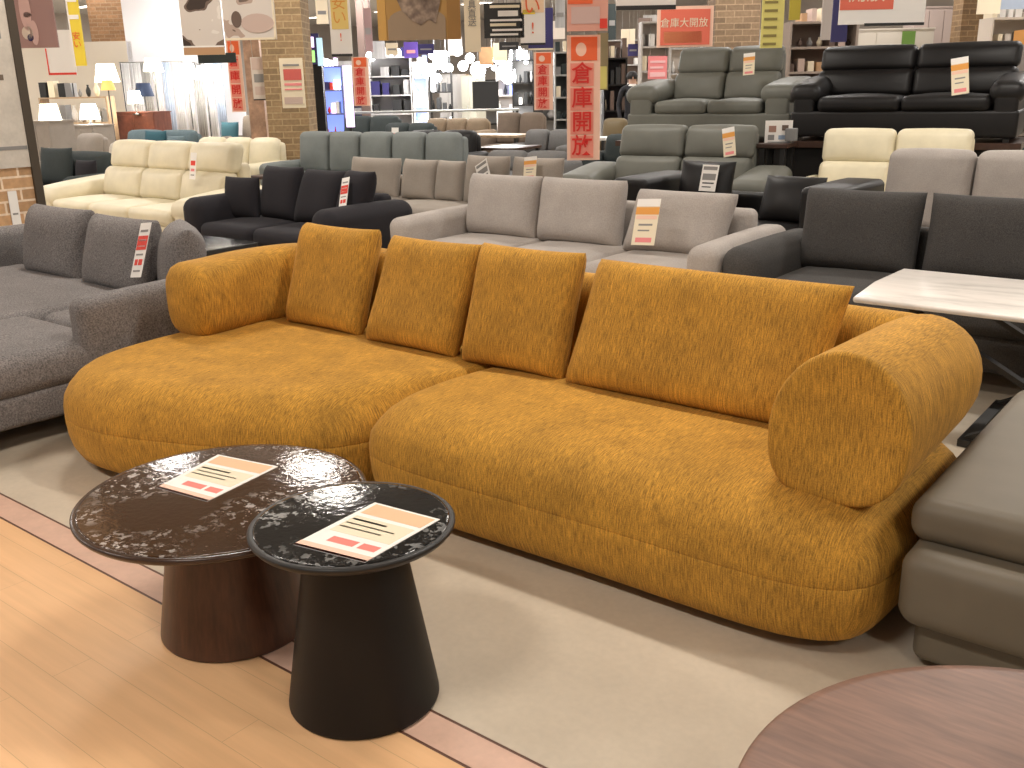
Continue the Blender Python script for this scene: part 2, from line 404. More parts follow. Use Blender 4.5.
# backrest: soft wall behind the cushions running into both arms
def spine(pts, prof_fn, nm, n=40):
    """sweep a rounded profile along a plan polyline"""
    P = [Vector((p[0]-SX, p[1]-SY)) for p in pts]; out = []
    for i in range(len(P)-1):
        p0, p1, p2, p3 = P[max(i-1, 0)], P[i], P[i+1], P[min(i+2, len(P)-1)]
        for k in range(8):
            t = k/8; out.append(.5*((2*p1)+(p2-p0)*t+(2*p0-5*p1+4*p2-p3)*t*t+(3*p1-p0-3*p2+p3)*t**3))
    out.append(P[-1]); vs = []; fs = []; K = 20; n = len(out)
    for i, q in enumerate(out):
        t = (out[min(i+1, n-1)]-out[max(i-1, 0)]).normalized(); nn = Vector((-t.y, t.x)); s = i/(n-1)
        hw, z0, z1, e = prof_fn(s)
        for k in range(K):
            a_ = 2*math.pi*k/K; cx_, cz_ = math.cos(a_), math.sin(a_)
            ox = math.copysign(abs(cx_)**e, cx_)*hw; oz = math.copysign(abs(cz_)**e, cz_)
            z = (z0+z1)/2+oz*(z1-z0)/2; vs.append((q.x+nn.x*ox, q.y+nn.y*ox, z))
    for i in range(n-1):
        for k in range(K): fs.append((i*K+k, i*K+(k+1) % K, (i+1)*K+(k+1) % K, (i+1)*K+k))
    fs.append(tuple(range(K))); fs.append(tuple(range((n-1)*K, n*K)))
    b = MB(); b.add(vs, fs); return b
def endround(s, w0=.06, w1=.06):
    a_ = min(1, s/w0) if w0 else 1; b_ = min(1, (1-s)/w1) if w1 else 1
    return math.sqrt(max(.02, 1-(1-a_)**2))*math.sqrt(max(.02, 1-(1-b_)**2))
def pf(s):
    r = endround(s, .05, .04); return (.09*r, .60-.22*r, .595+.185*r, .62)
spine([(-3.62, 3.14), (-3.0, 3.165), (-2.0, 3.165), (-1.4, 3.165), (-.80, 3.14)], pf, 'backrest').build('backrest', mustard, sofa)
def pl(s):
    r = endround(s, .13, .05); return ((.125+.035*(1-s))*r, .585-.185*r, .58+(.17+.03*s)*r, .66)
spine([(-3.90, 2.44), (-3.90, 2.62), (-3.91, 2.85), (-3.83, 3.06), (-3.60, 3.14)], pl, 'armrest').build('armrest', mustard, sofa)
# right arm: fat roll, D shaped front face with a piped edge
def armR():
    b = MB(); vs = []; fs = []; K = 32
    def sec(y, sc_, ins):
        # outline: wide rounded top, narrower base; leans out a little
        for k in range(K):
            a_ = 2*math.pi*k/K+math.pi/2
            cx_, cz_ = math.cos(a_), math.sin(a_)
            up = cz_ > 0
            ex = math.copysign(abs(cx_)**(1.0 if up else .62), cx_); ez = math.copysign(abs(cz_)**(1.0 if up else .75), cz_)
            hx = .190*(1+.0*cz_); hz = .205*sc_
            x = ex*(hx-ins)*(1 if up else 1-.05*cz_*cz_)+.015*cz_; z = .60+ez*((hz+.02 if up else hz-.015)-ins)
            vs.append((-.835+x-SX, y-SY, z))
    ys = [(2.415, .11), (2.402, .06), (2.396, .025), (2.397, .010), (2.403, .002), (2.415, 0), (2.6, 0), (2.8, 0), (3.0, .0), (3.12, .006), (3.2, .03), (3.24, .07), (3.25, .13)]
    for y_, i_ in ys:
        f = (y_-2.4)/.8; sec(y_, 1.03-.18*f, i_)
    n = len(ys)
    for i in range(n-1):
        for k in range(K): fs.append((i*K+k, i*K+(k+1) % K, (i+1)*K+(k+1) % K, (i+1)*K+k))
    fs.append(tuple(range(K))); fs.append(tuple(range((n-1)*K, n*K)))
    b.add(vs, fs); return b
armR().build('armrest', mustard, sofa)

def cushion(label, x0, x1, ybot, zbot, ht, lean, th, mt, group, p=5, yaw=0, conc=.03, shear=0, z=None, roll=0, seed=0, name='cushion', e=.5):
    wd = x1-x0; b = MB(); b.pillow(wd, ht, th, p, conc, seed=seed, e=e)
    if shear: b.v = [(x+shear*z_/ht, y, z_) for x, y, z_ in b.v]
    o = b.build(name, mt, None, ((x0+x1)/2, ybot, zbot)); o.rotation_euler = (-lean, roll, yaw)
    return tag(o, label, 'cushion', group)
g = 'mustard back cushions'
cushion('square mustard cushion at the left end, against the rounded left arm', -3.70, -3.20, 2.90, .425, .49, .34, .15, mustard, g, seed=1, conc=.03, p=8)
cushion('second mustard cushion from the left, square, leaning beside the left end one', -3.12, -2.60, 2.87, .425, .48, .34, .15, mustard, g, seed=2, shear=.045, conc=.03, p=8)
cushion('square mustard cushion between another square one and the wide cushion', -2.545, -2.045, 2.86, .425, .49, .32, .15, mustard, g, seed=3, conc=.03, p=8)
cushion('extra wide mustard cushion nearest the right roll arm', -2.025, -1.075, 2.85, .425, .48, .36, .16, mustard, g, seed=4, p=9, conc=.015, shear=.045)

# ================================================================ COFFEE TABLES
def pedestal(name, label, x, y, R, H, rb_, rt, topm, basem, rim):
    t = thing(name, label, 'coffee table', (x, y, 0))
    b = MB(); b.lathe([(R-.03, H-.026), (R-.008, H-.020), (R, H-.010), (R, H-.004), (R-.004, H-.0005), (R-.012, H-.0005)], 96); b.build('table_rim', rim, t)
    b = MB(); b.lathe([(R-.014, H-.006), (R-.014, H+.0005), (R-.02, H+.001)], 96); b.build('table_top', topm, t)
    b = MB(); b.lathe([(rb_-.006, 0), (rb_, .006), (rb_, .012), (rt, H-.03), (rt, H-.026)], 72); b.build('pedestal', basem, t)
    return t
pedestal('large_coffee_table', 'larger lower round table with brown marbled top and walnut cone base', -2.224, 1.463, .401, .412, .216, .155,
   mat('brown marble glass', (.050, .024, .011), .09, 'darkmarble', spec=.35, scale=45, vein=(.62, .58, .55)), mat('walnut veneer', (.075, .030, .016), .4, 'walnut', map=(22, 22, 1.5)), mat('dark bronze', (.04, .02, .012), .25))
pedestal('small_coffee_table', 'smaller taller round table with black marbled top and black cone base', -1.664, 1.443, .251, .491, .192, .118,
   mat('black marble', (.012, .012, .012), .09, 'darkmarble', spec=.35, scale=38, vein=(.45, .45, .44)), blkm, blk)
# leaflets lying on the tables
def leaflet(label, corners, z, slots, group='price cards on the two coffee tables'):
    """corners: four plan points nl, fl, fr, nr"""
    C4 = [Vector((c[0], c[1], 0)) for c in corners]; o0 = sum(C4, Vector())/4
    t = thing('price_card', label, 'price card', (o0.x, o0.y, z), 0, group)
    def q(u0, v0, u1, v1, zz, th):
        P_ = [C4[0].lerp(C4[3], u).lerp(C4[1].lerp(C4[2], u), v)-o0 for u, v in ((u0, v0), (u1, v0), (u1, v1), (u0, v1))]
        vs = [(p.x, p.y, zz) for p in P_]+[(p.x, p.y, zz+th) for p in P_]
        return vs, [(3, 2, 1, 0), (4, 5, 6, 7), (0, 1, 5, 4), (1, 2, 6, 5), (2, 3, 7, 6), (3, 0, 4, 7)]
    b = MB(); b.add(*q(0, 0, 1, 1, 0, .0015), 0, False); b.build('card', wht, t)
    for nm, m_, u0, v0, u1, v1 in slots:
        b = MB(); b.add(*q(u0, v0, u1, v1, .0016, .0004), 0, False); b.build(nm, m_, t)
    return t
sl = [('printed_band', peach, .0, .0, 1, .10), ('printed_picture', mat('faded orange ink', (.78, .50, .30), .7), .06, .76, .96, .97), ('printed_panel', crm, .08, .36, .94, .70), ('printed_line', greyink, .1, .62, .6, .65), ('printed_line', greyink, .1, .54, .8, .56), ('printed_line', greyink, .1, .46, .7, .48), ('printed_price', mat('faded red ink', (.75, .22, .18), .7), .25, .18, .62, .28), ('printed_price', mat('faded red ink', (.75, .22, .18), .7), .68, .18, .92, .28), ('printed_stripe', red, .0, .0, 1, .03)]
P4 = lambda pts, z: [on(a_, b_, z=z)[:2] for a_, b_ in pts]
leaflet('printed price card on the brown marbled lower table', P4([(157, 488), (218, 455), (278, 467), (207, 502)], .413), .4135, sl)
leaflet('printed price card on the black marbled taller table', P4([(293, 545), (375, 503), (440, 520), (365, 563)], .492), .4925, sl)

# walnut round table, bottom right
t = thing('round_wood_table', 'pale walnut round table top at the lower right corner of the picture', 'coffee table', (-.055, 1.40, 0))
b = MB(); b.lathe([(.50, .365), (.518, .372), (.524, .384), (.524, .394), (.518, .4), (.50, .401)], 96); b.build('table_top', mat('rose walnut', (.205, .112, .078), .42, 'walnut', map=(2.2, 16, 2), con=.5), t)
b = MB(); b.lathe([(.22, 0), (.22, .02), (.05, .04), (.045, .365)], 40); b.build('pedestal', blkm, t)

# ================================================================ TAUPE LEATHER OTTOMAN, right edge
t = thing('leather_ottoman', 'taupe leather chaise seat at the right edge beside the mustard sofa', 'ottoman', (.3, 3.0, 0))
b = MB(); b.rb((0, -.03, .245), (1.86, 1.26, .215), .055, k=4, n=5, puff=(0, .01, .0)); b.build('base', taupe_l, t)
b = MB(); b.rb((.01, .0, .09), (1.80, 1.21, .13), .03, k=3, n=3); b.build('lower_band', taupe_l, t)
b = MB(); b.rb((.0, .02, .405), (1.88, 1.20, .125), .05, k=4, n=6, puff=(.0, .0, .02)); b.build('seat_cushion', taupe_l, t)
for sx_ in (-.78, .78):
    for sy_ in (-.5, .5):
        b = MB(); b.lathe([(.025, 0), (.03, .1)], 16, c=(sx_, sy_, 0)); b.v = [(a_, b_, c_*.4) for a_, b_, c_ in b.v]; b.build('foot', blk, t)

# ================================================================ generic sofas
def sofa_gen(name, label, x, y, rz, wd, dp, mt, seat=.42, back=.80, arm=.60, aw=.2, nb=3, ns=None, group=None, lift=.10, base_z=0, tiers=1, armr=.07, puff=.02, bt=.22, arm_slope=0, feet=blk, k=3, arms=(1, 1), backc=True, roll_arm=False, bh=None, armd=None, lean=.10, fullback=False):
    t = thing(name, label, 'sofa', (x, y, base_z), rz, group); ns = ns or nb
    in0 = -wd/2+(aw if arms[0] else 0); in1 = wd/2-(aw if arms[1] else 0); iw = in1-in0
    b = MB(); b.rb((0, dp/2, lift+(seat-.13-lift)/2), (wd-.02, dp-.02, seat-.13-lift), .03, k=2, n=1); b.build('base', mt, t)
    for i in range(ns):
        b = MB(); b.rb((in0+iw*(i+.5)/ns, (dp-bt)/2+.0, seat-.07), (iw/ns-.008, dp-bt, .15), .055, k=k, n=3, puff=(0, .01, puff)); b.build('seat_cushion', mt, t)
    bb = (bh or back)-.04
    b = MB(); b.rb(((in0+in1)/2, dp-.08, (seat-.1+bb)/2), (iw, .15, bb-seat+.1), .05, k=k, n=2); b.build('backrest', mt, t)
    if fullback: in0, in1, iw = -wd/2+.1, wd/2-.1, wd-.2
    if backc:
        hh = back-seat+.01
        for i in range(nb):
            cx_ = in0+iw*(i+.5)/nb
            def lw(qx, qy, qz, h=hh): return (qx, qy+lean*(qz+h/2)/h*1.0, qz)
            if tiers == 1:
                b = MB(); b.rb((cx_, dp-bt-.02, seat+hh/2), (iw/nb-.012, .17, hh), .065, k=k, n=4, puff=(0, .045, .012), warp=lw); b.build('back_cushion', mt, t)
            else:
                h1 = hh*.54; h2 = hh*.50
                b = MB(); b.rb((cx_, dp-bt-.03, seat+h1/2), (iw/nb-.010, .19, h1), .06, k=k, n=4, puff=(0, .04, 0), warp=lambda a_, c_, d_: lw(a_, c_, d_-hh/2+h1/2)[:2]+(d_,)); b.build('back_cushion', mt, t)
                b = MB(); b.rb((cx_, dp-bt+.01, seat+h1+h2/2-.015), (iw/nb-.010, .17, h2), .06, k=k, n=4, puff=(0, .04, .01), warp=lambda a_, c_, d_: lw(a_, c_, d_-hh/2+h1+h2/2)[:2]+(d_,)); b.build('headrest', mt, t)
    ad = armd or dp
    for s_, on_ in ((-1, arms[0]), (1, arms[1])):
        if not on_: continue
        def aw_(qx, qy, qz): return (qx+s_*arm_slope*max(0, qz)*1.0, qy, qz+(arm_slope*.35*(qy/ad) if qz > 0 else 0))
        if roll_arm:
            b = MB(); b.rb((s_*(wd/2-aw/2), ad/2, (lift+arm-.12)/2), (aw*.8, ad-.03, arm-.12-lift), .04, k=k, n=3); b.build('armrest', mt, t)
            b = MB(); b.rb((s_*(wd/2-aw/2), ad/2-.03, arm-.09), (aw*1.2, ad*.92, .2), .095, k=4, n=4, puff=(0, 0, .02), warp=lambda a_, c_, d_: (a_, c_, d_+.10*(c_/ad))); b.build('arm_pad', mt, t)
        else:
            b = MB(); b.rb((s_*(wd/2-aw/2), ad/2, (lift+arm)/2), (aw, ad, arm-lift), armr, k=k, n=4, puff=(.008, 0, .01), warp=aw_); b.build('armrest', mt, t)
    for sx_ in (-1, 1):
        for sy_ in (.08, dp-.08):
            b = MB(); b.box((sx_*(wd/2-.1), sy_, (lift+.01)/2), (.05, .05, lift+.01)); b.build('foot', feet, t)
    return t

# hanging price tags, draped on a sofa: thin slab with printed blocks
def price_tag(label, p, wd, ht, lean, yaw, style, roll=0, group='price tags on the sofas'):
    t = bpy.data.objects.new('price_tag', None); scn.collection.objects.link(t); tag(t, label, 'price tag', group)
    t.location = p; t.rotation_euler = (-lean, roll, yaw)
    b = MB(); b.box((0, 0, 0), (wd, .002, ht)); b.build('card', wht if style != 'o' else crm, t)
    def blk_(nm, m_, u0, v0, u1, v1):
        q = MB(); q.box(((u0+u1-1)/2*wd, -.0016, (v0+v1-1)/2*ht), ((u1-u0)*wd, .001, (v1-v0)*ht)); q.build(nm, m_, t)
    if style == 'r':
        blk_('printed_band', red, .04, .50, .96, .76); blk_('printed_line', greyink, .15, .83, .85, .87); blk_('printed_line', wht, .15, .56, .85, .58); blk_('printed_line', wht, .15, .66, .85, .69)
        blk_('printed_line', greyink, .15, .40, .8, .43); blk_('printed_price', red, .15, .22, .42, .33); blk_('printed_price', red, .5, .22, .85, .33); blk_('printed_line', greyink, .15, .1, .8, .13)
    elif style == 'p':
        blk_('printed_band', red, .12, .52, .88, .7); blk_('printed_line', pink, .2, .3, .8, .4); blk_('printed_line', greyink, .2, .14, .8, .18)
    elif style == 'o':
        blk_('printed_heading', wht, 0, .84, 1, 1); blk_('printed_band', orange, .0, .66, 1, .82); blk_('printed_band', peach, .05, .56, .95, .64); blk_('printed_line', greyink, .2, .42, .8, .46); blk_('printed_line', greyink, .2, .3, .7, .33); blk_('printed_price', pink, .15, .06, .85, .16)
    else:
        blk_('printed_heading', greyink, .08, .80, .92, .93); blk_('printed_picture', greyink, .1, .42, .9, .66); blk_('printed_line', blackink, .15, .28, .85, .33); blk_('printed_line', blackink, .15, .14, .7, .18)
    return t

# ---- grey corner sofa, left edge
t = thing('grey_corner_sofa', 'grey tweed corner sofa with chaise at the left edge beside the mustard sofa', 'sofa', (-5.4, 2.1, 0))
def gl(c, d, r, nm, **k):
    b = MB(); b.rb((c[0]+5.4, c[1]-2.1, c[2]), d, r, **k); return b.build(nm, grey_l, t)
gl((-5.42, 2.55, .175), (2.44, 1.4, .15), .03, 'base', k=2, n=1)
gl((-4.663, 1.45, .174), (.92, 1.35, .146), .03, 'base', k=2, n=1)
gl((-4.64, 1.50, .325), (.90, 1.58, .19), .075, 'seat_cushion', k=4, n=6, puff=(.01, .01, .025))
gl((-4.64, 2.66, .33), (.66, .72, .18), .06, 'seat_cushion', k=4, n=4, puff=(0, 0, .02))
gl((-5.75, 2.48, .34), (1.60, 1.06, .19), .07, 'seat_cushion', k=4, n=6, puff=(0, .02, .02))
gl((-5.42, 3.15, .37), (2.3, .2, .48), .07, 'backrest', k=4, n=3)
gl((-4.245, 2.69, .43), (.15, 1.14, .39), .06, 'armrest', k=4, n=6, warp=lambda x_, y_, z_: (x_+.02*(z_ > 0)*z_, y_, z_+(.02*y_ if z_ > 0 else 0)))
gl((-6.72, 2.45, .40), (.16, 1.6, .52), .06, 'armrest', k=4, n=4)
for px_ in (-6.5, -4.35):
    for py_ in (.95 if px_ > -5 else 2.0, 3.1):
        b = MB(); b.box((px_+5.4, py_-2.1, .05), (.06, .06, .1)); b.build('foot', blk, t)
g = 'grey tweed cushions'
cushion('plump grey cushion, leftmost on the grey corner sofa', -6.28, -5.6, 2.90, .41, .44, .26, .24, grey_l, g, p=4, seed=5, e=.42)
cushion('grey cushion with a red and white price tag on the grey corner sofa', -5.54, -4.90, 2.88, .41, .43, .30, .22, grey_l, g, p=4, seed=6, e=.42)
cushion('grey cushion leaning in the corner just left of the mustard arm', -4.90, -4.40, 2.92, .41, .42, .18, .24, grey_l, g, p=3, seed=7, yaw=-.5, e=.42)

# ---- pale grey sofa behind the mustard one
sofa_gen('pale_grey_sofa', 'pale grey velour three seat sofa right behind the mustard sofa', -3.82, 4.98, 0, 2.62, 1.05, grey_lt, back=.80, arm=.60, aw=.2, nb=3, backc=False, armr=.07, arm_slope=.05, bt=.26, bh=.74)
g = 'pale grey back cushions'
cushion('pale grey back cushion at the left of the pale grey sofa', -4.93, -4.27, 5.66, .41, .46, .16, .24, grey_lt, g, p=6, seed=8, conc=.02)
cushion('pale grey back cushion in the middle of the pale grey sofa', -4.26, -3.56, 5.66, .41, .46, .18, .24, grey_lt, g, p=6, seed=9, conc=.02)
cushion('pale grey back cushion tilted towards the right arm of the pale grey sofa', -3.5, -2.78, 5.60, .41, .43, .36, .22, grey_lt, g, p=6, seed=10, conc=.03, shear=.04)

# ---- charcoal sofa on the right
sofa_gen('charcoal_sofa', 'charcoal woven sofa behind the pale marble table on the right', -.95, 5.0, 0, 3.1, 1.02, grey_dk, back=.80, arm=.60, aw=.24, nb=3, backc=False, armr=.1, bt=.26, bh=.7)
g = 'charcoal back cushions'
cushion('charcoal back cushion, left one on the charcoal sofa', -2.29, -1.60, 5.66, .41, .48, .2, .24, grey_dk, g, p=5, seed=11, conc=.03)
cushion('charcoal back cushion cut by the right edge of the picture', -1.57, -.85, 5.66, .41, .48, .2, .24, grey_dk, g, p=5, seed=12, conc=.03)

# ---- pale marble table with crossed legs
t = thing('marble_table', 'white marble top table with black crossed legs at the right edge', 'table', (-.57, 4.5, 0))
b = MB(); b.rb((0, 0, .588), (1.76, .80, .026), .012, k=2, n=1, warp=lambda x_, y_, z_: ((x_*(1-(.05 if y_ < 0 else .01)*(abs(y_)/.4)**4)), y_*(1-(.04 if y_ < 0 else .0)*(abs(x_)/.88)**8), z_))
b.build('table_top', mat('white marble', (.78, .73, .68), .25, 'lightmarble'), t)
b = MB(); b.box((0, 0, .56), (1.5, .5, .03)); b.build('frame', blk, t)
for yy in (-.28, .28):
    for s_ in (-1, 1):
        b = MB(); b.bar((-.62*s_+0, yy, .555), (.34*s_, yy, .03), .045, .022); b.build('leg', blk, t)
for s_ in (-1, 1):
    b = MB(); b.box((s_*.34, 0, .018), (.05, .66, .03)); b.build('foot_bar', blk, t)

# ---- black fabric sofa
sofa_gen('black_fabric_sofa', 'black fabric sofa with loose cushions, left of centre behind the mustard sofa', -6.58, 4.85, 0, 1.95, .95, black_f, back=.70, arm=.62, aw=.26, nb=2, backc=False, armr=.1, bt=.24)
g = 'black loose cushions'
cushion('small square black cushion against the left arm of the black fabric sofa', -7.42, -7.02, 5.26, .42, .36, .12, .15, black_f, g, p=2.6, seed=13, yaw=.15)
cushion('upright black cushion left of centre on the black fabric sofa', -7.06, -6.58, 5.36, .42, .46, .2, .2, black_f, g, p=4, seed=14)
cushion('black cushion carrying the long price tag on the black fabric sofa', -6.60, -6.06, 5.33, .42, .46, .3, .2, black_f, g, p=4, seed=15, shear=.06)
cushion('black cushion nearest the right arm of the black fabric sofa', -6.12, -5.78, 5.36, .42, .46, .22, .2, black_f, g, p=4, seed=16, shear=.08, yaw=-.1)
t = thing('low_black_table', 'low black table in front of the black fabric sofa', 'table', (-6.55, 4.25, 0))
b = MB(); b.box((0, 0, .385), (.95, .6, .03), bev=.005); b.build('table_top', mat('black glass', (.03, .03, .03), .15), t)
for a_ in (-1, 1):
    b = MB(); b.box((a_*.4, 0, .185), (.04, .5, .37)); b.build('leg', blk, t)

# ---- cream leather sofa, left
sofa_gen('cream_leather_sofa', 'cream leather sofa with padded arms, left, behind the grey corner sofa', -9.3, 5.15, 0, 3.05, 1.0, cream_l, seat=.42, back=.98, arm=.56, aw=.42, nb=3, tiers=2, roll_arm=True, bt=.3, puff=.03, lean=.16, bh=.85)
# ---- greige sectional
gx = lambda px: on(px, 170, y=7.15).x
sofa_gen('greige_sofa', 'greige low sofa with loose cushions behind the black fabric sofa', (gx(350)+gx(568))/2, 6.55, 0, gx(568)-gx(350)+.3, .92, greige, back=.66, arm=.52, aw=.14, nb=3, backc=False, bt=.2)
g = 'greige loose cushions'
for i, (a0, a1, lb) in enumerate([(352, 400, 'greige cushion at the left end of the greige sofa'), (404, 437, 'greige cushion, left of the upright pair on the greige sofa'), (438, 464, 'narrow greige cushion, right of the upright pair on the greige sofa'), (466, 508, 'greige cushion with a green and white tag, right part of the greige sofa'), (512, 562, 'greige cushion with an orange tag at the right end of the greige sofa')]):
    cushion(lb, gx(a0), gx(a1), 7.10, .42, .40 if i < 3 else .46, .2, .18, greige, g, p=4, seed=20+i)
# ---- green grey velvet sofa further back
p0 = far(290, 160, 12.5); p1 = far(465, 165, 12.5)
sofa_gen('green_grey_sofa', 'grey green velvet sofa with square back panels behind the greige sofa', far(338, 100, 12.0).x, far(338, 100, 12.0).y, D2R(10), 2.75, .95, green_g, seat=.46, back=.95, arm=.6, aw=.14, nb=5, ns=3, bt=.22, lean=.05)

# ---- slate leather recliners
sofa_gen('slate_recliner_low', 'slate leather two seat recliner sofa standing on the floor, right of the long red banner', -4.74, 8.13, D2R(8), 2.1, .95, grey_lea, seat=.45, back=1.06, arm=.66, aw=.34, nb=2, tiers=2, roll_arm=True, bt=.28, puff=.03, lean=.18, group=None)
PZ = .84
def platform(label, x, y, wd, dp, h, rz):
    t = thing('display_platform', label, 'platform', (x, y, 0), rz)
    b = MB(); b.box((0, dp/2, h-.03), (wd, dp, .06)); b.build('deck', dkwood, t)
    b = MB(); b.box((0, dp/2, (h-.06)/2), (wd-.1, dp-.1, h-.06)); b.build('base', blkm, t)
platform('dark raised platform carrying the slate leather sofa', -5.4, 10.25, 2.1, 1.1, .84, D2R(8))
sofa_gen('slate_recliner_raised', 'slate leather sofa raised on a platform behind the lower slate recliner', -5.37, 10.3, D2R(8), 1.95, .95, grey_lea, seat=.44, back=1.02, arm=.64, aw=.34, nb=2, tiers=2, roll_arm=True, bt=.28, puff=.03, lean=.18, base_z=.84, lift=.04)
platform('dark raised platform carrying the black leather sofa', -3.1, 9.85, 2.2, 1.1, .90, D2R(8))
sofa_gen('black_leather_sofa_raised', 'black leather sofa raised on a platform at the upper right', -3.1, 9.9, D2R(8), 2.1, .95, black_l, seat=.42, back=.90, arm=.58, aw=.26, nb=2, tiers=2, roll_arm=True, fullback=True, bt=.28, puff=.03, lean=.16, base_z=.90, lift=.04)
sofa_gen('cream_leather_sofa_right', 'cream leather sofa below the raised black leather sofa', -2.86, 8.72, D2R(8), 1.6, .92, cream_l, seat=.42, back=1.02, arm=.6, aw=.14, nb=2, tiers=2, bt=.26, puff=.03, lean=.14)
sofa_gen('stone_grey_sofa', 'stone grey high back sofa cut by the right edge, behind the charcoal sofa', -1.15, 6.95, D2R(0), 2.6, .95, grey_r, seat=.42, back=.97, arm=.6, aw=.12, nb=4, ns=3, bt=.24, arms=(0, 1))
# ---- black leather sofa with cushions, centre right
sofa_gen('black_leather_sofa', 'black leather low sofa between the pale grey and charcoal sofas', -3.55, 7.08, D2R(0), 2.0, .93, black_l, seat=.40, back=.62, arm=.73, aw=.34, nb=2, backc=False, bt=.24, armr=.05)
g = 'black leather cushions'
cushion('black leather cushion with a black and white card, left on the black leather sofa', -4.16, -3.66, 7.5, .42, .45, .25, .18, black_l, g, p=2.6, seed=31)
cushion('black leather cushion lying back beside the arm of the black leather sofa', -3.36, -2.86, 7.40, .42, .38, .45, .18, black_l, g, p=2.6, seed=32)

# ================================================================ PRICE TAGS
def tg(label, px, py, pl, wd, ht, lean, yaw, style, roll=0):
    p = on(px, py, y=pl); return price_tag(label, p, wd, ht, lean, yaw, style, roll)
tg('long red and white price tag on the middle grey corner cushion', 141, 250, 2.80, .105, .30, .42, 0, 'r', -.12)
tg('red and white price tag hanging on the cream leather sofa back', 193, 166, 5.72, .10, .26, .2, 0, 'p')
tg('long price tag with a dark top on the black fabric sofa cushion', 344, 194, 5.26, .09, .27, .4, 0, 'r', -.18)
tg('orange and white price tag on the tilted pale grey cushion', 646, 222, 5.40, .17, .30, .36, 0, 'o', -.06)
tg('price tag hanging from the back of the lower slate recliner', 729, 142, 8.62, .12, .27, .25, D2R(8), 'o', -.2)
tg('price tag on the right headrest of the raised slate sofa', 749, 64, 10.62, .13, .24, .22, D2R(8), 'o', -.08)
tg('price tag hanging over the right half of the raised black leather sofa', 960, 76, 10.02, .15, .34, .22, D2R(8), 'o', -.15)
tg('black and white card on the left black leather cushion', 709, 178, 7.42, .15, .22, .3, 0, 'k')
tg('red price tag on the grey green velvet sofa', 395, 137, 9.35, .11, .24, .12, D2R(10), 'p')
tg('green and white tag on a greige cushion', 483, 172, 6.98, .16, .2, .25, 0, 'k', -.5)
tg('orange tag on the rightmost greige cushion', 530, 168, 7.0, .14, .2, .25, 0, 'o', -.1)

# ================================================================ LEFT BRICK PILLAR
brick_a = mat('orange brick', (.62, .37, .19), .85, 'brick', mortar=(.78, .62, .46))
brick_b = mat('tan brick', (.33, .22, .115), .85, 'brick', mortar=(.40, .29, .16))
brick_c = mat('brown brick', (.25, .165, .095), .85, 'brick', mortar=(.33, .23, .14))
def column(label, x, y, wd, dp, m_, rz=0, name='brick_column'):
    t = MB(); t.box((0, 0, CEIL/2), (wd, dp, CEIL)); o = t.build(name, m_, None, (x, y, 0), rz); return tag(o, label, 'column')
t = thing('brick_pillar', 'orange brick pillar with posters at the left edge', 'pillar', (-7.62, 3.02, 0))
b = MB(); b.box((0, 0, CEIL/2), (.8, 1.0, CEIL)); b.build('brickwork', brick_a, t)
b = MB(); b.box((.408, .478, CEIL/2), (.03, .06, CEIL)); b.build('corner_guard', mat('dark corner strip', (.06, .045, .03), .5), t)
def wall_poster(label, py0, py1, y0, y1, m_, lines, x=-7.2, name='wall_poster'):
    z1 = 1.5+(1.5-0)*0
    t = thing(name, label, 'poster', (x, (y0+y1)/2, 0)); hz = (py0+py1)/2
    b = MB(); b.box((0, 0, hz), (.006, y1-y0, py1-py0)); b.build('sheet', m_, t)
    for (u0, v0, u1, v1, mm, nm) in lines:
        b = MB(); b.box((.004, ((u0+u1)/2-.5)*(y1-y0), py0+(v0+v1)/2*(py1-py0)), (.002, (u1-u0)*(y1-y0), (v1-v0)*(py1-py0))); b.build(nm, mm, t)
    return t
wall_poster('tall pale poster with brown marks on the left brick pillar', 1.0, 2.25, on(0, 90, x=-7.2).y-.4, on(27, 90, x=-7.2).y, mat('poster grey cream', (.58, .53, .46), .7, 'mottle', scale=6, var=.12),
    [(.55, .48, .75, .51, brown_f, 'printed_mark'), (.5, .38, .62, .42, brown_f, 'printed_mark'), (.1, .1, .9, .12, greyink, 'printed_line'), (.1, .7, .8, .78, greyink, 'printed_line')], x=-7.214)
wall_poster('narrow white paper slip low on the left brick pillar', .60, .84, on(12, 215, x=-7.2).y, on(21, 215, x=-7.2).y, wht, [(.2, .3, .8, .35, greyink, 'printed_line')], x=-7.214, name='paper_slip')

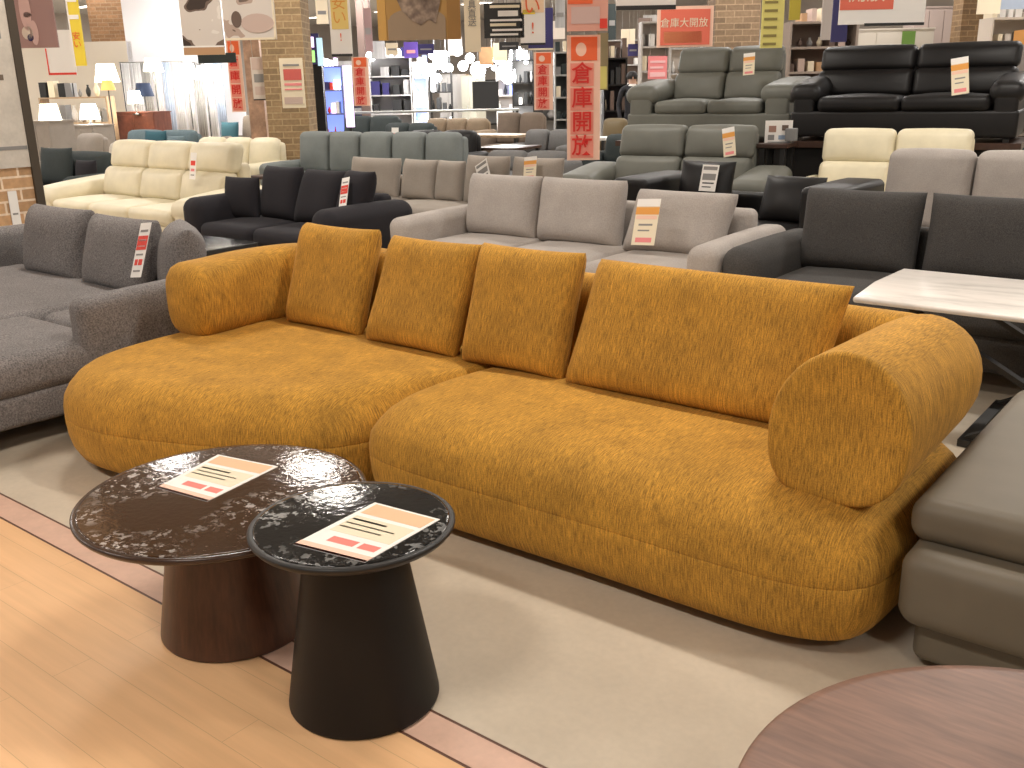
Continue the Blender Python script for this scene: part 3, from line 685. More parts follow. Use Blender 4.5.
# ================================================================ HANGING SIGNS
def hang(name, label, cat, pl, pr, pt, pb, d, m_, items=(), group=None, th=.02, cords=True, rim=None):
    pc = (pl+pr)/2; A_ = far(pl, (pt+pb)/2, d); B_ = far(pr, (pt+pb)/2, d); top_ = far(pc, pt, d).z; bot = far(pc, pb, d).z
    wd = (B_-A_).length; ht = top_-bot; c = (A_+B_)/2
    t = thing(name, label, cat, (c.x, c.y, bot), YAW, group)
    b = MB(); b.box((0, 0, ht/2), (wd, th, ht)); b.build('board', m_, t)
    if cords:
        for s_ in (-1, 1):
            if CEIL-bot > ht+.02:
                b = MB(); b.tube((s_*wd*.4, 0, ht), (s_*wd*.4, 0, CEIL-bot), .003, 6); b.build('cord', steel, t)
    for it in items:
        k_ = it[0]
        if k_ == 'b':   # block: u0,v0,u1,v1,mat,name
            _, u0, v0, u1, v1, mm, nm = it
            b = MB(); b.box((((u0+u1)/2-.5)*wd, -th/2-.003, (v0+v1)/2*ht), ((u1-u0)*wd, .005, (v1-v0)*ht)); b.build(nm, mm, t)
        elif k_ == 't':  # text: string, u, v, size in fraction of width, mat
            _, s_, u, v, sz, mm = it
            lettering(t, s_, sz*wd, ((u-.5)*wd, -th/2-.008, v*ht), mm)
        elif k_ == 'e':  # ellipse patch
            _, u, v, ru, rv, mm, nm = it
            n = 20; vs = [((u-.5+ru*math.cos(2*math.pi*i/n))*wd, -th/2-.002-q*.004, (v+rv*math.sin(2*math.pi*i/n))*ht) for q in (0, 1) for i in range(n)]
            b = MB(); b.add(vs, [tuple(range(n, 2*n))]+[(i, (i+1) % n, n+(i+1) % n, n+i) for i in range(n)], 0, False); b.build(nm, mm, t)
    return t
def red_banner(label, pl, pr, pt, pb, d, chars='倉庫開放', badge=True):
    n = len(chars)+(1 if badge else 0); it = []
    for i in range(n):
        v1 = .985-i*(.97/n); v0 = v1-.97/n
        if i == 0 and badge: it += [('b', .12, v0+.01, .9, v1, redo, 'printed_panel'), ('e', .42, (v0+v1)/2, .16, .5*(v1-v0)*.55, peach, 'printed_mark')]
        else: it.append(('b', .10, v0+.004, .80, v1-.010, mat('salmon red ink', (.80, .27, .20), .6), 'printed_panel'))
    t = hang('red_banner', label, 'banner', pl, pr, pt, pb, d, peach, it)
    A_ = far(pl, 80, d); B_ = far(pr, 80, d); wd = (B_-A_).length; ht = far(300, pt, d).z-far(300, pb, d).z
    for i, ch in enumerate(chars):
        k = i+(1 if badge else 0); v1 = .985-k*(.97/n); v0 = v1-.97/n
        lettering(t, ch, min(wd*.70, ht*(v1-v0)*.92), (-.05*wd, -.022, (v0+v1)/2*ht), mat('strong red ink', (.66, .02, .012), .6), bold=.01)
    return t
mauve = mat('mauve print', (.36, .23, .22), .7); mauve2 = mat('pale mauve', (.60, .42, .40), .7)
dkb = mat('dark brown print', (.05, .03, .022), .7); tanp = mat('tan print', (.50, .30, .16), .7); palp = mat('pale print', (.62, .55, .48), .7); ochre = mat('ochre print', (.36, .20, .055), .7); umber = mat('umber print', (.14, .095, .075), .7); rosy = mat('rosy beige print', (.55, .42, .36), .7)
hang('hanging_poster', 'mauve hanging picture poster beside the left brick pillar', 'poster', 14, 54, -22, 48, 9.0, mauve, [('e', .30, .55, .14, .3, mauve2, 'picture_shape'), ('e', .45, .22, .10, .18, mauve2, 'picture_shape'), ('e', .28, .22, .14, .10, palp, 'picture_shape'), ('e', .34, .15, .08, .05, navy, 'picture_shape'), ('e', .34, .48, .10, .04, umber, 'picture_shape')])
hang('yellow_banner', 'narrow yellow hanging banner at the upper left', 'banner', 69, 81, -20, 66, 11, yellow, [('b', .1, .75, .9, .8, wht, 'printed_panel'), ('b', .0, .0, .12, 1, wht, 'printed_edge'), ('t', '安\nい', .5, .3, .7, redo), ('b', .1, .55, .9, .6, wht, 'printed_panel')])
hang('red_edged_board', 'white hanging board with a red lower edge at the upper left', 'sign', 46, 74, 30, 75, 13, wht, [('b', 0, 0, 1, .05, red, 'printed_edge'), ('b', 0, 0, .04, .6, red, 'printed_edge')])
_d = (.045, .028, .02); _p = (.66, .60, .54); _t = (.42, .24, .13); _u = (.16, .11, .085)
photo_a = mat('brown and white picture', _p, .7, 'print', scale=3.6, hard=True, stops=[(0, _d), (.40, _u), (.44, _p), (.58, (.75, .70, .64)), (.64, _t), (.70, _d)])
photo_b = mat('pale grey picture', _p, .7, 'print', scale=4.5, hard=True, stops=[(0, _u), (.36, (.45, .34, .28)), (.42, _p), (.66, (.55, .42, .36)), (.74, _u)])
photo_c = mat('knitwear picture', _u, .8, 'print', scale=14, stops=[(.3, (.08, .05, .035)), (.5, (.17, .12, .09)), (.7, (.34, .25, .18))])
hang('hanging_poster', 'brown and white picture poster hanging upper left of centre', 'poster', 180, 221, -30, 55, 8.5, photo_a, [('b', 0, 0, 1, .09, tanp, 'picture_band'), ('b', 0, .09, 1, .11, wht, 'picture_band')])
hang('hanging_poster', 'pale picture poster with a grey animal shape, right of the brown and white one', 'poster', 222, 274, -30, 40, 8.5, photo_b, [('e', .66, .24, .32, .14, rosy, 'picture_shape'), ('e', .26, .30, .10, .12, umber, 'picture_shape'), ('b', 0, 0, 1, .03, crm, 'printed_edge'), ('b', .96, 0, 1, 1, crm, 'printed_edge')])
hang('ceiling_sign_rail', 'short dark hanging rail below the brown and white poster', 'sign rail', 198, 236, 53, 63, 12, dkgreen_f)
hang('hanging_poster', 'ochre hanging poster of grey brown knitwear at the top centre', 'poster', 377, 460, -30, 40, 8.2, ochre, [('b', .0, 0, .10, 1, mat('gold print', (.50, .28, .07), .7), 'picture_band'), ('b', .84, 0, 1, 1, mat('deep ochre print', (.26, .13, .03), .7), 'picture_band'), ('b', .12, .0, .82, .30, mat('taupe print', (.27, .19, .12), .7), 'picture_band'), ('e', .48, .30, .34, .16, mat('taupe print', (.27, .19, .12), .7), 'picture_shape')])
t = bpy.data.objects['hanging_poster.003'] if 'hanging_poster.003' in bpy.data.objects else None
if t:
    b = MB(); wd_ = .66; vs = [(x_*wd_, -.018, z_*.55) for x_, z_ in ((-.32, 1.1), (-.28, .62), (-.20, .40), (-.08, .26), (.02, .20), (.12, .28), (.20, .22), (.26, .50), (.30, 1.1))]
    n_ = len(vs); b.add(vs+[(x_, y_-.004, z_) for x_, y_, z_ in vs], [tuple(range(n_)), tuple(range(n_, 2*n_))]+[(i_, (i_+1) % n_, n_+(i_+1) % n_, n_+i_) for i_ in range(n_)], 0, False); b.build('picture_shape', photo_c, t)
hang('white_banner', 'narrow white hanging banner with grey characters right of the ochre poster', 'banner', 464, 480, -30, 52, 9.5, crm, [('t', '家\n具\n直\n送', .5, .52, .55, greyink)])
hang('black_sign', 'black hanging sign with white lines at the top', 'sign', 484, 524, 3, 38, 10, blackink, [('b', .15, .86, .9, .94, crm, 'printed_line'), ('b', .35, .62, .85, .78, wht, 'printed_line'), ('b', .15, .48, .95, .54, wht, 'printed_line'), ('b', .15, .34, .8, .42, crm, 'printed_line'), ('b', .2, .2, .95, .26, wht, 'printed_line'), ('b', .15, .07, .85, .13, wht, 'printed_line')])
hang('sale_banner', 'white banner with yellow characters and a black foot, left of centre', 'banner', 329, 350, -30, 54, 10, wht, [('b', .1, .30, .9, .9, mat('warm yellow print', (.8, .6, .2), .7), 'printed_panel'), ('t', '安\nい', .48, .52, .72, orange), ('t', '!', .5, .2, .5, redo), ('b', .0, -.03, 1, .0, blackink, 'bottom_bar')])
hang('sale_banner', 'white banner with red and yellow characters, blue edge behind, top centre', 'banner', 520, 545, -30, 43, 10, wht, [('b', .05, .42, .95, .98, mat('pale peach print', (.85, .62, .42), .7), 'printed_panel'), ('t', '安\nい', .48, .62, .72, redo), ('b', .1, .40, .6, .46, yellow, 'printed_panel'), ('t', '!', .5, .2, .6, redo), ('b', 0, -.03, 1, 0, blackink, 'bottom_bar')])
hang('blue_banner', 'dark blue banner just behind the red and yellow lettered banner', 'banner', 528, 553, 8, 50, 10.6, navy, [('b', .0, 0, 1, .04, crm, 'printed_edge')])
red_banner('long red and peach banner hanging at centre with white characters', 567, 600, 35, 160, 8.0)
red_banner('smaller red banner left of the long central one, behind', 534, 553, 52, 110, 14)
red_banner('red banner hanging left of the black screen column, far back', 353, 369, 57, 106, 17)
red_banner('red banner in front of the white curtains at the left', 229, 243, 40, 112, 15)
hang('red_sign', 'red and pink hanging sign above the long central banner', 'sign', 567, 608, -30, 31, 7.8, mat('salmon print', (.72, .36, .28), .7), [('b', .02, .45, .62, 1, redo, 'printed_panel'), ('t', '直', .42, .68, .55, red), ('b', .1, .12, .8, .4, mat('dull pink print', (.6, .42, .38), .7), 'printed_panel'), ('b', .8, .04, .98, .2, red, 'printed_mark')])
hang('olive_banner', 'narrow olive banner right behind the long central red banner', 'banner', 597, 608, 33, 90, 9.5, mat('olive print', (.30, .24, .13), .7), [('b', .1, .02, .9, .42, yel2, 'printed_panel')])
hang('white_sign', 'white hanging sign with a black lower bar at the top right of centre', 'sign', 616, 676, -25, 10, 8.5, wht, [('b', .0, .0, 1, .13, blackink, 'bottom_bar')])
hang('red_sign', 'pinkish red sale sign with a row of characters left of the brown brick column', 'sign', 657, 713, 6, 47, 11, peach, [('b', .06, .05, .94, .92, mat('sign red', (.75, .16, .10), .7), 'printed_panel'), ('t', '倉庫大開放', .48, .58, .17, crm), ('b', .12, .1, .8, .38, mat('sign orange', (.78, .27, .12), .7), 'printed_panel')])
hang('pink_sign', 'small pink notice behind the arm of the raised slate sofa', 'sign', 648, 667, 56, 79, 15, pink, [('b', .1, .1, .9, .3, mat('light pink ink', (.85, .5, .5), .7), 'printed_line'), ('b', .1, .45, .8, .55, mat('light pink ink', (.85, .5, .5), .7), 'printed_line'), ('b', .1, .7, .9, .8, mat('light pink ink', (.85, .5, .5), .7), 'printed_line')])
hang('yellow_banner', 'yellow banner with dark lines right of the brown brick column', 'banner', 762, 784, -25, 48, 11, yel2, [('b', .1, .04+.115*i, .7, .075+.115*i, mat('olive ink', (.25, .2, .06), .7), 'printed_line') for i in range(8)])
hang('yellow_banner', 'small mustard banner end right of the lined yellow banner', 'banner', 790, 801, -25, 20, 11.5, mat('mustard print', (.45, .36, .04), .7))
hang('red_sign', 'wide red and white sign hanging above the raised black leather sofa', 'sign', 840, 926, -25, 24, 10.5, wht, [('b', .0, .30, .62, 1, mat('sign red', (.75, .16, .10), .7), 'printed_panel'), ('t', '開放', .3, .62, .22, crm), ('t', '限定', .86, .62, .12, red), ('b', .3, -.04, 1.0, .02, blackink, 'bottom_bar')])
hang('blue_banner', 'dark blue banner left of the wide red and white sign', 'banner', 832, 848, -5, 42, 12, navy)
hang('wall_poster', 'red framed notice on the tan brick column', 'poster', 281, 304, 58, 108, 13.3, crm, [('b', .15, .84, .85, .88, greyink, 'printed_line'), ('b', .15, .56, .92, .78, mat('notice red', (.6, .12, .1), .7), 'printed_panel'), ('b', .15, .45, .9, .5, pink, 'printed_line'), ('b', .15, .36, .9, .39, pink, 'printed_line'), ('b', .1, .08, .9, .22, rosy, 'printed_panel')], cords=False)
hang('wall_poster', 'pinkish grey notice board left of the tan brick column', 'poster', 252, 275, 57, 99, 14.2, palp, [('b', .05, .7, .95, .98, rosy, 'printed_panel'), ('b', .1, .4, .9, .6, greyink, 'printed_panel'), ('b', .1, .1, .7, .3, rosy, 'printed_panel'), ('b', 0, -.03, 1, 0, dkb, 'bottom_edge')])

# ================================================================ COLUMNS
def colpx(label, pl, pr, d, m_):
    a = far(pl, 80, d); b_ = far(pr, 80, d); wd = (b_-a).length
    c = (a+b_)/2; f = Vector((-sa, ca, 0))*wd/2
    return column(label, c.x+f.x, c.y+f.y, wd, wd, m_, YAW)
colpx('tan brick column left of centre', 264, 306, 14, brick_b)
colpx('wide orange brick column behind the lamps at the far left', 97, 137, 24, mat('far orange brick', (.52, .30, .16), .85, 'brick', mortar=(.5, .35, .22)))
colpx('brown brick column behind the raised slate sofa', 713, 757, 15, brick_c)
colpx('narrow dark brick column above the raised black leather sofa', 955, 977, 17, mat('dark brick', (.17, .10, .045), .85, 'brick', mortar=(.22, .14, .07)))
colpx('slim dark brown column behind the ochre poster', 360, 373, 26, mat('umber paint', (.20, .14, .12), .8))
colpx('narrow wood panelled column right of the white curtains', 246, 262, 18, mat('panel wood', (.40, .24, .15), .6, 'walnut'))

# ================================================================ MORE SOFAS AND CHAIRS TO THE BACK
def sf(name, label, px, d, wd, m_, back=.85, nb=2, dp=.9, aw=.16, rz=.15, cat='sofa', **kw):
    p = far(px, 100, d)
    p = p-Vector((0, dp/2, 0))
    t = sofa_gen(name, label, p.x, p.y, rz, wd, dp, m_, back=back, arm=.58, aw=aw, nb=nb, k=1, **kw); t['category'] = cat; return t
sf('dark_armchair', 'dark slate armchair just right of the left brick pillar', 60, 12.0, 1.2, dkgreen_f, .80, 1)
sf('light_armchair', 'greyish beige armchair behind the dark slate one', 70, 14.5, .8, greige, .92, 1, cat='armchair')
sf('cream_armchair', 'cream high back armchair left of the cream leather sofa', 100, 13.5, .7, mat('ivory fabric', (.55, .50, .42), .9, 'fabric'), .84, 1, cat='armchair')
sf('blue_grey_sofa', 'blue grey sofa seen over the back of the cream leather sofa', 146, 16.4, 1.9, blgrey_f, .88, 2)
sf('far_cream_sofa', 'second cream leather sofa behind the price tagged one', 222, 13.6, 1.8, cream_l, .86, 3)
sf('far_taupe_sofa', 'taupe three seat sofa below the red banner at the left', 268, 20.6, 2.2, mat('taupe fabric', (.20, .165, .13), .9, 'fabric'), .98, 3)
sf('far_olive_sofa', 'olive brown low sofa left of centre, far back', 352, 16.5, 2.1, mat('olive brown fabric', (.17, .13, .08), .9, 'fabric'), .78, 2)
sf('far_dark_grey_sofa', 'dark grey sofa below the red banner far back', 364, 20.8, 1.7, dkgreen_f, .92, 2)
sf('far_black_sofa', 'black leather sofa, far back at centre', 434, 14.6, 1.5, black_l, .86, 2)
sf('far_slate_sofa', 'dark slate sofa left of the far black one', 402, 18.5, 1.4, dkgreen_f, .84, 2)
sf('far_tan_sofa', 'long tan brown sofa behind the far black one', 452, 22, 1.9, mat('tan fabric', (.23, .17, .11), .9, 'fabric'), .80, 3)
sf('far_brown_sofa', 'brown sofa left of the smaller red banner at centre', 516, 18.8, 1.3, brown_f, .98, 2)
sf('far_grey_sofa', 'grey sofa below the smaller red banner at centre', 545, 16, 1.2, mat('mid grey fabric', (.13, .125, .12), .9, 'fabric'), .78, 2)
sf('far_brown_armchair', 'olive brown armchair right of the long central red banner', 612, 16.4, .75, mat('olive leather', (.13, .09, .035), .6), .92, 1, cat='armchair')
sf('far_charcoal_armchair', 'dark blue grey armchair right of the long central red banner, lower', 622, 13.6, .9, dkgreen_f, .80, 1, cat='armchair')
sf('mid_grey_sofa', 'dark grey low sofa behind the greige sofa cushions at centre', 520, 12.7, 1.5, mat('ash fabric', (.16, .155, .15), .9, 'fabric'), .66, 2)
def cush2(label, px, py, d, wd, ht, m_, lean=.2, g=None):
    p = far(px, py, d); b = MB(); b.pillow(wd, ht, .14, 3, .05, 8); o = b.build('cushion', m_, None, (p.x, p.y, p.z)); o.rotation_euler = (-lean, 0, .2); return tag(o, label, 'cushion', g)
def cush3(label, host, x, wd, ht, m_, y=.42):
    h_ = bpy.data.objects[host]; q = Vector(h_.location)+Matrix.Rotation(h_.rotation_euler.z, 3, 'Z') @ Vector((x, y, .425))
    b = MB(); b.pillow(wd, ht, .14, 3, .05, 8); o = b.build('cushion', m_, None, q); o.rotation_euler = (-.15, 0, h_.rotation_euler.z); return tag(o, label, 'cushion')
cush3('dark teal cushion standing on the blue grey sofa', 'blue_grey_sofa', .15, .5, .48, teal_f)
cush3('light blue grey cushion right of the dark teal one', 'blue_grey_sofa', .62, .40, .40, blgrey_f)
cush3('dark slate cushion on the dark armchair', 'dark_armchair', -.2, .6, .46, dkgreen_f)
cush3('small black cushion beside the dark slate cushion', 'dark_armchair', .35, .36, .32, black_f)
cush3('teal cushion on the far taupe sofa', 'far_taupe_sofa', -1.1, .5, .45, teal_f)
# ================================================================ TABLES, COUNTERS AND THINGS ON THEM
def table(name, label, px, d, wd, dp, h, m_, leg=blk, rz=.15, cat='table', group=None):
    p = far(px, 100, d); t = thing(name, label, cat, (p.x, p.y, 0), rz, group)
    b = MB(); b.box((0, 0, h-.02), (wd, dp, .04), bev=.006); b.build('table_top', m_, t)
    for sx_ in (-1, 1):
        for sy_ in (-1, 1):
            b = MB(); b.box((sx_*(wd/2-.05), sy_*(dp/2-.05), (h-.04)/2), (.05, .05, h-.04)); b.build('leg', leg, t)
    return t
table('long_counter', 'long grey topped counter far back at centre', 432, 23.2, 4.0, .7, .98, mat('grey top', (.28, .28, .25), .5), rz=YAW)
table('low_table', 'low white table behind the greige cushions', 512, 11.1, .7, .5, .46, white_m)
table('low_table', 'dark wood table far back at centre with a grey box', 508, 15.0, .7, .8, .62, dkwood)
table('low_table', 'pale wood table left of the smaller red banner', 488, 17.2, 1.5, .7, .70, palewood)
table('low_table', 'dark table behind the small red banner foot', 548, 14.2, .8, .7, .55, dkwood)
table('side_table', 'small dark wood table right of the second cream sofa', 270, 12.2, .5, .5, .50, dkwood, cat='side table')
table('side_table', 'dark brown side table carrying a leaflet stand between the slate and cream sofas', 780, 9.75, .3, .4, .91, dkwood, cat='side table')
table('white_table', 'small white table behind the seated area right of the long banner', 598, 15.2, .45, .45, .72, white_m)
def box_thing(name, label, cat, px, py, d, wd, dp, ht, m_, rz=.2, group=None, m2=None):
    p = far(px, py, d); t = thing(name, label, cat, (p.x, p.y, p.z), rz, group)
    b = MB(); b.box((0, 0, ht/2), (wd, dp, ht), bev=min(.008, ht*.2)); b.build('body', m_, t)
    if m2: b = MB(); b.box((0, -dp/2-.004, ht*.55), (wd*.7, .006, ht*.5)); b.build('front_panel', m2, t)
    return t
# leaflet stand on the side table
t = thing('leaflet_stand', 'white picture leaflet stand on the dark brown side table', 'leaflet stand', tuple(Vector((far(778, 143, 9.75).x, far(778, 143, 9.75).y, .911))), .5)
b = MB(); b.box((0, 0, .105), (.26, .004, .21)); b.build('sheet', wht, t)
for (x_, z_, w_, h_, mm) in ((-.06, .13, .07, .06, mat('brown picture', (.35, .2, .15), .7)), (.06, .14, .06, .05, umber), (-.07, .05, .06, .05, greyink), (.05, .05, .10, .04, mat('blue print', (.3, .4, .55), .7))):
    b = MB(); b.box((x_, -.004, z_), (w_, .003, h_)); b.build('printed_picture', mm, t)
b = MB(); b.box((0, .03, .006), (.2, .08, .012)); b.build('foot', steel, t)
box_thing('grey_box', 'small grey box beside the leaflet stand', 'box', 791, 141, 9.72, .1, .12, .12, mat('grey card', (.2, .2, .2), .6))
# beds with white covers in the far left
def bed(label, px, d, wd, m_):
    p = far(px, 100, d); t = thing('bed', label, 'bed', (p.x, p.y, 0), .2)
    b = MB(); b.rb((0, 0, .42), (wd, 1.9, .22), .07, k=2, n=2); b.build('mattress', m_, t)
    b = MB(); b.box((0, 0, .17), (wd-.02, 1.86, .26)); b.build('bed_base', dkwood, t)
    b = MB(); b.box((0, .98, .45), (wd, .05, .9)); b.build('headboard', dkwood, t)
    for s_ in (-1, 1): b = MB(); b.rb((s_*wd*.24, .72, .57), (wd*.4, .35, .13), .05, k=2, n=2); b.build('pillow', wht, t)

# ---- lamps
def lamp(name, label, px, pt, d, base_h, shade_r, shade_h, m_shade, m_pole=blk, group=None, floor=False, lit=0):
    p = far(px, pt, d); z0 = 0 if floor else max(0, p.z-base_h-shade_h); t = thing(name, label, 'lamp', (p.x, p.y, z0), 0, group); H_ = p.z-z0
    b = MB(); b.lathe([(.09, 0), (.09, .012), (.03, .03), (.012, .05), (.012, H_-shade_h*.6)], 14); b.build('lamp_base', m_pole, t)
    b = MB(); b.lathe([(shade_r, H_-shade_h), (shade_r*.7, H_), (shade_r*.66, H_-.002), (shade_r*.96, H_-shade_h+.002)], 18, cap=False); b.build('lamp_shade', m_shade, t)
    if lit:
        l = bpy.data.lights.new('bulb', 'POINT'); l.energy = lit; l.shadow_soft_size = .08; l.color = (1, .88, .7)
        o = bpy.data.objects.new('bulb', l); scn.collection.objects.link(o); o.location = (p.x, p.y, p.z-shade_h*1.3)
    return t
def stand(label, px, py, d, wd, m_, name='display_cabinet', dp=.45, rz=.2, cat='cabinet', doors=2, H=None):
    """cabinet whose top is seen at pixel row py"""
    p = far(px, py, d); H_ = H or max(.3, p.z); t = thing(name, label, cat, (p.x, p.y, 0), rz)
    b = MB(); b.box((0, 0, H_/2+.03), (wd, dp, H_-.06)); b.box((0, 0, .03), (wd*.92, dp*.9, .06)); b.build('carcass', m_, t)
    b = MB(); b.box((0, 0, H_-.0), (wd+.03, dp+.03, .025)); b.build('cabinet_top', m_, t)
    for i in range(doors):
        dr = MB().box((-wd/2+wd*(i+.5)/doors, -dp/2-.008, H_/2+.02), (wd/doors-.012, .018, H_-.16)).build('door', m_, t)
        MB().box((-wd/2+wd*(i+.5)/doors+.3*wd/doors, -dp/2-.025, H_/2+.1), (.012, .018, .12)).build('handle', steel, dr)
    return t
stand('brown cabinet carrying two lamps at the far left', 142, 112, 20.5, 1.1, mat('red brown wood', (.16, .05, .03), .5, 'walnut'))
lamp('table_lamp', 'navy shaded table lamp in front of the white curtains', 143, 83, 20.4, .36, .19, .26, mat('navy shade', (.03, .05, .11), .8))
lamp('table_lamp', 'bright white table lamp left of the navy shaded one', 134, 91, 20.2, .22, .15, .24, glow, lit=12)
lamp('floor_lamp', 'tall lit white floor lamp above the navy shaded lamp', 152, 58, 20.9, 0, .2, .26, glow, floor=True, lit=20)
lamp('floor_lamp', 'lit yellow white lamp in front of the orange brick column', 105, 64, 19.0, 0, .22, .32, glow, floor=True, lit=20)
lamp('floor_lamp', 'amber shaded lamp just below the lit one at the orange brick column', 107, 80, 18.6, 0, .13, .18, mat('amber shade', (.7, .42, .1), .6, emit=.7, ecol=(.8, .5, .15)), floor=True)
stand('grey cabinet under the glowing lamp beside the left pillar', 48, 121, 15.8, .6, greige)
lamp('table_lamp', 'glowing white lamp just right of the left brick pillar', 48, 104, 15.8, .1, .17, .26, glow, lit=12)
stand('grey cabinet carrying a glowing lamp behind the cream armchair', 88, 104, 17.8, .6, greige, H=far(88, 104, 17.8).z-.36)
lamp('table_lamp', 'glowing lamp behind the cream armchair', 88, 104, 17.8, .1, .17, .26, glowc, lit=12)
for i, (px, py) in enumerate([(186, 64), (204, 66)]):
    lamp('floor_lamp', ['bright white floor lamp left one before the curtains', 'bright white floor lamp right one before the curtains'][i], px, py, 21, 0, .2, .26, glowc, floor=True, lit=20)

# ---- left display wall with shelf
CW = {'white lacquer': 'white', 'grey ink': 'grey', 'black ink': 'black', 'pale wood': 'wooden', 'cream paper': 'cream', 'brushed steel': 'silver', 'white paper': 'bright white', 'blue lit screen': 'blue lit', 'grey curtain': 'light grey', 'dark brown print': 'dark brown', 'tan print': 'tan', 'umber print': 'umber', 'rosy beige print': 'rosy beige', 'red ink': 'red', 'pale print': 'pale', 'lit white globe': 'glowing white', 'navy ink': 'navy', 'violet lit panel': 'violet', 'dark slate fabric': 'slate', 'orange ink': 'orange', 'sea glass': 'sea green', 'brown wood': 'brown'}
def rack(label, pl, pr, pt, d, levels, m_, rz=YAW, dp=.4, back=None, name='display_shelf', goods=(), gl='small item on the display shelves far back', n=5, sd=0, hmax=.3):
    a = far(pl, 80, d); b_ = far(pr, 80, d); wd = (b_-a).length; c = (a+b_)/2; H_ = far((pl+pr)/2, pt, d).z
    t = thing(name, label, 'shelf', (c.x, c.y, 0), rz)
    for s_ in (-1, 1): MB().box((s_*(wd/2-.015), 0, H_/2), (.03, dp, H_)).build('side_panel', m_, t)
    if back: MB().box((0, dp/2, H_/2), (wd, .02, H_)).build('back_panel', back, t)
    rnd = random.Random(sd)
    for i in range(levels):
        z = H_*(i+1)/levels-.015; MB().box((0, 0, z), (wd-.06, dp, .03)).build('shelf_board', m_, t)
    if goods:
        for i in range(levels):
            z = H_*(i+1)/levels
            if z < .45 or (i == levels-1 and z > 2.4): continue
            room = H_/levels-.08 if i < levels-1 else hmax
            for k in range(n):
                if rnd.random() < .15: continue
                x_ = -wd/2+wd*(k+.5)/n; ww = wd/n*rnd.uniform(.45, .9); hh = min(room, hmax)*rnd.uniform(.4, 1)
                mm = rnd.choice(goods); q = Vector((c.x, c.y, z+.001))+Matrix.Rotation(rz, 3, 'Z') @ Vector((x_, 0, 0))
                kind = rnd.choice(('box', 'box', 'vase'))
                bb = MB()
                if kind == 'box': bb.box((0, 0, hh/2), (ww, min(.3, dp*.7), hh))
                else: bb.lathe([(ww*.2, 0), (ww*.38, hh*.25), (ww*.42, hh*.5), (ww*.16, hh*.85), (ww*.2, hh)], 10)
                o = bb.build('packaged_goods' if kind == 'box' else 'vase', mm, None, q, rz)
                tag(o, CW.get(mm.name, 'small')+(' box, ' if kind == 'box' else ' vase, ')+('far left', 'left', 'centre left', 'centre', 'centre right', 'right', 'far right', 'right end')[round(k*7/max(1, n-1))]+' on '+('top', 'second', 'third', 'fourth', 'fifth', 'sixth', 'seventh')[levels-1-i]+' board of '+' '.join(label.replace(' far back', '').split()[:7]), 'box' if kind == 'box' else 'vase', 'goods on '+' '.join(label.split()[:8]))
    return t
G1 = [white_m, greyink, blackink, palewood, crm, steel]; G2 = [white_m, wht, glowb, greyink, blackink, curtg]
G3 = [dkb, tanp, umber, crm, greyink, rosy, red]; G4 = [wht, crm, palp, white_m, greyink]
struct('wall_display_left', MB().box((0, 0, 1.3), (3.0, .1, 2.6), M=Matrix.Translation((far(70, 80, 23).x, far(70, 80, 23).y, 0)) @ Matrix.Rotation(YAW, 4, 'Z')), mat('cream board', (.60, .54, .45), .8))
rack('pale shelf on the cream display wall at the far left', 40, 108, 97, 20.0, 3, palewood, goods=G1, n=8, sd=1, hmax=.35)
box_thing('television', 'small black television on the pale shelf at the far left', 'television', 67, 97, 19.95, .3, .05, .26, blackink, YAW)
# white lit partition and curtains
c_ = far(187, 80, 23)
struct('wall_display_white', MB().box((0, 0, 1.75), (2.5, .1, 3.5), M=Matrix.Translation((c_.x, c_.y, 0)) @ Matrix.Rotation(YAW, 4, 'Z')), mat('white board', (.82, .82, .86), .7))
t = thing('curtain_rail', 'dark rail carrying the white sample curtains', 'rail', (c_.x+1.0*sa, c_.y-1.0*ca, 0), YAW)
MB().tube((-1.1, 0, 2.12), (1.1, 0, 2.12), .012).build('rail', steel, t)
for s_ in (-1, 1): MB().tube((s_*1.08, 0, 0), (s_*1.08, 0, 2.12), .012).build('post', blk, t)
for i in range(10):
    vs = []; fs = []; N = 16; wdc = .19
    for j in range(N+1):
        for zz in (.45, 2.11): vs.append((-wdc/2+wdc*j/N, .025*math.sin(j*1.6), zz))
    for j in range(N): fs.append((2*j, 2*j+2, 2*j+3, 2*j+1))
    b = MB(); b.add(vs, fs); x_ = -1.0+i*.222
    o = b.build('sample_curtain', (curt, curt, curtg, curt, mat('pale blue curtain', (.55, .64, .80), .8, 'foldshade'))[i % 5], None, (c_.x+1.0*sa+x_*ca, c_.y-1.0*ca+x_*sa, 0), YAW)
    sm = o.modifiers.new('thick', 'SOLIDIFY'); sm.thickness = .004
    tag(o, ['leftmost white sample curtain on the rail', 'second white sample curtain from the left', 'grey sample curtain, third from the left', 'fourth sample curtain from the left, white', 'pale blue sample curtain, fifth from the left', 'white sample curtain just right of the pale blue one', 'seventh sample curtain from the left, white', 'grey sample curtain, eighth from the left', 'ninth sample curtain from the left, white', 'pale blue sample curtain at the right end of the rail'][i], 'curtain', 'sample curtains on the rail')

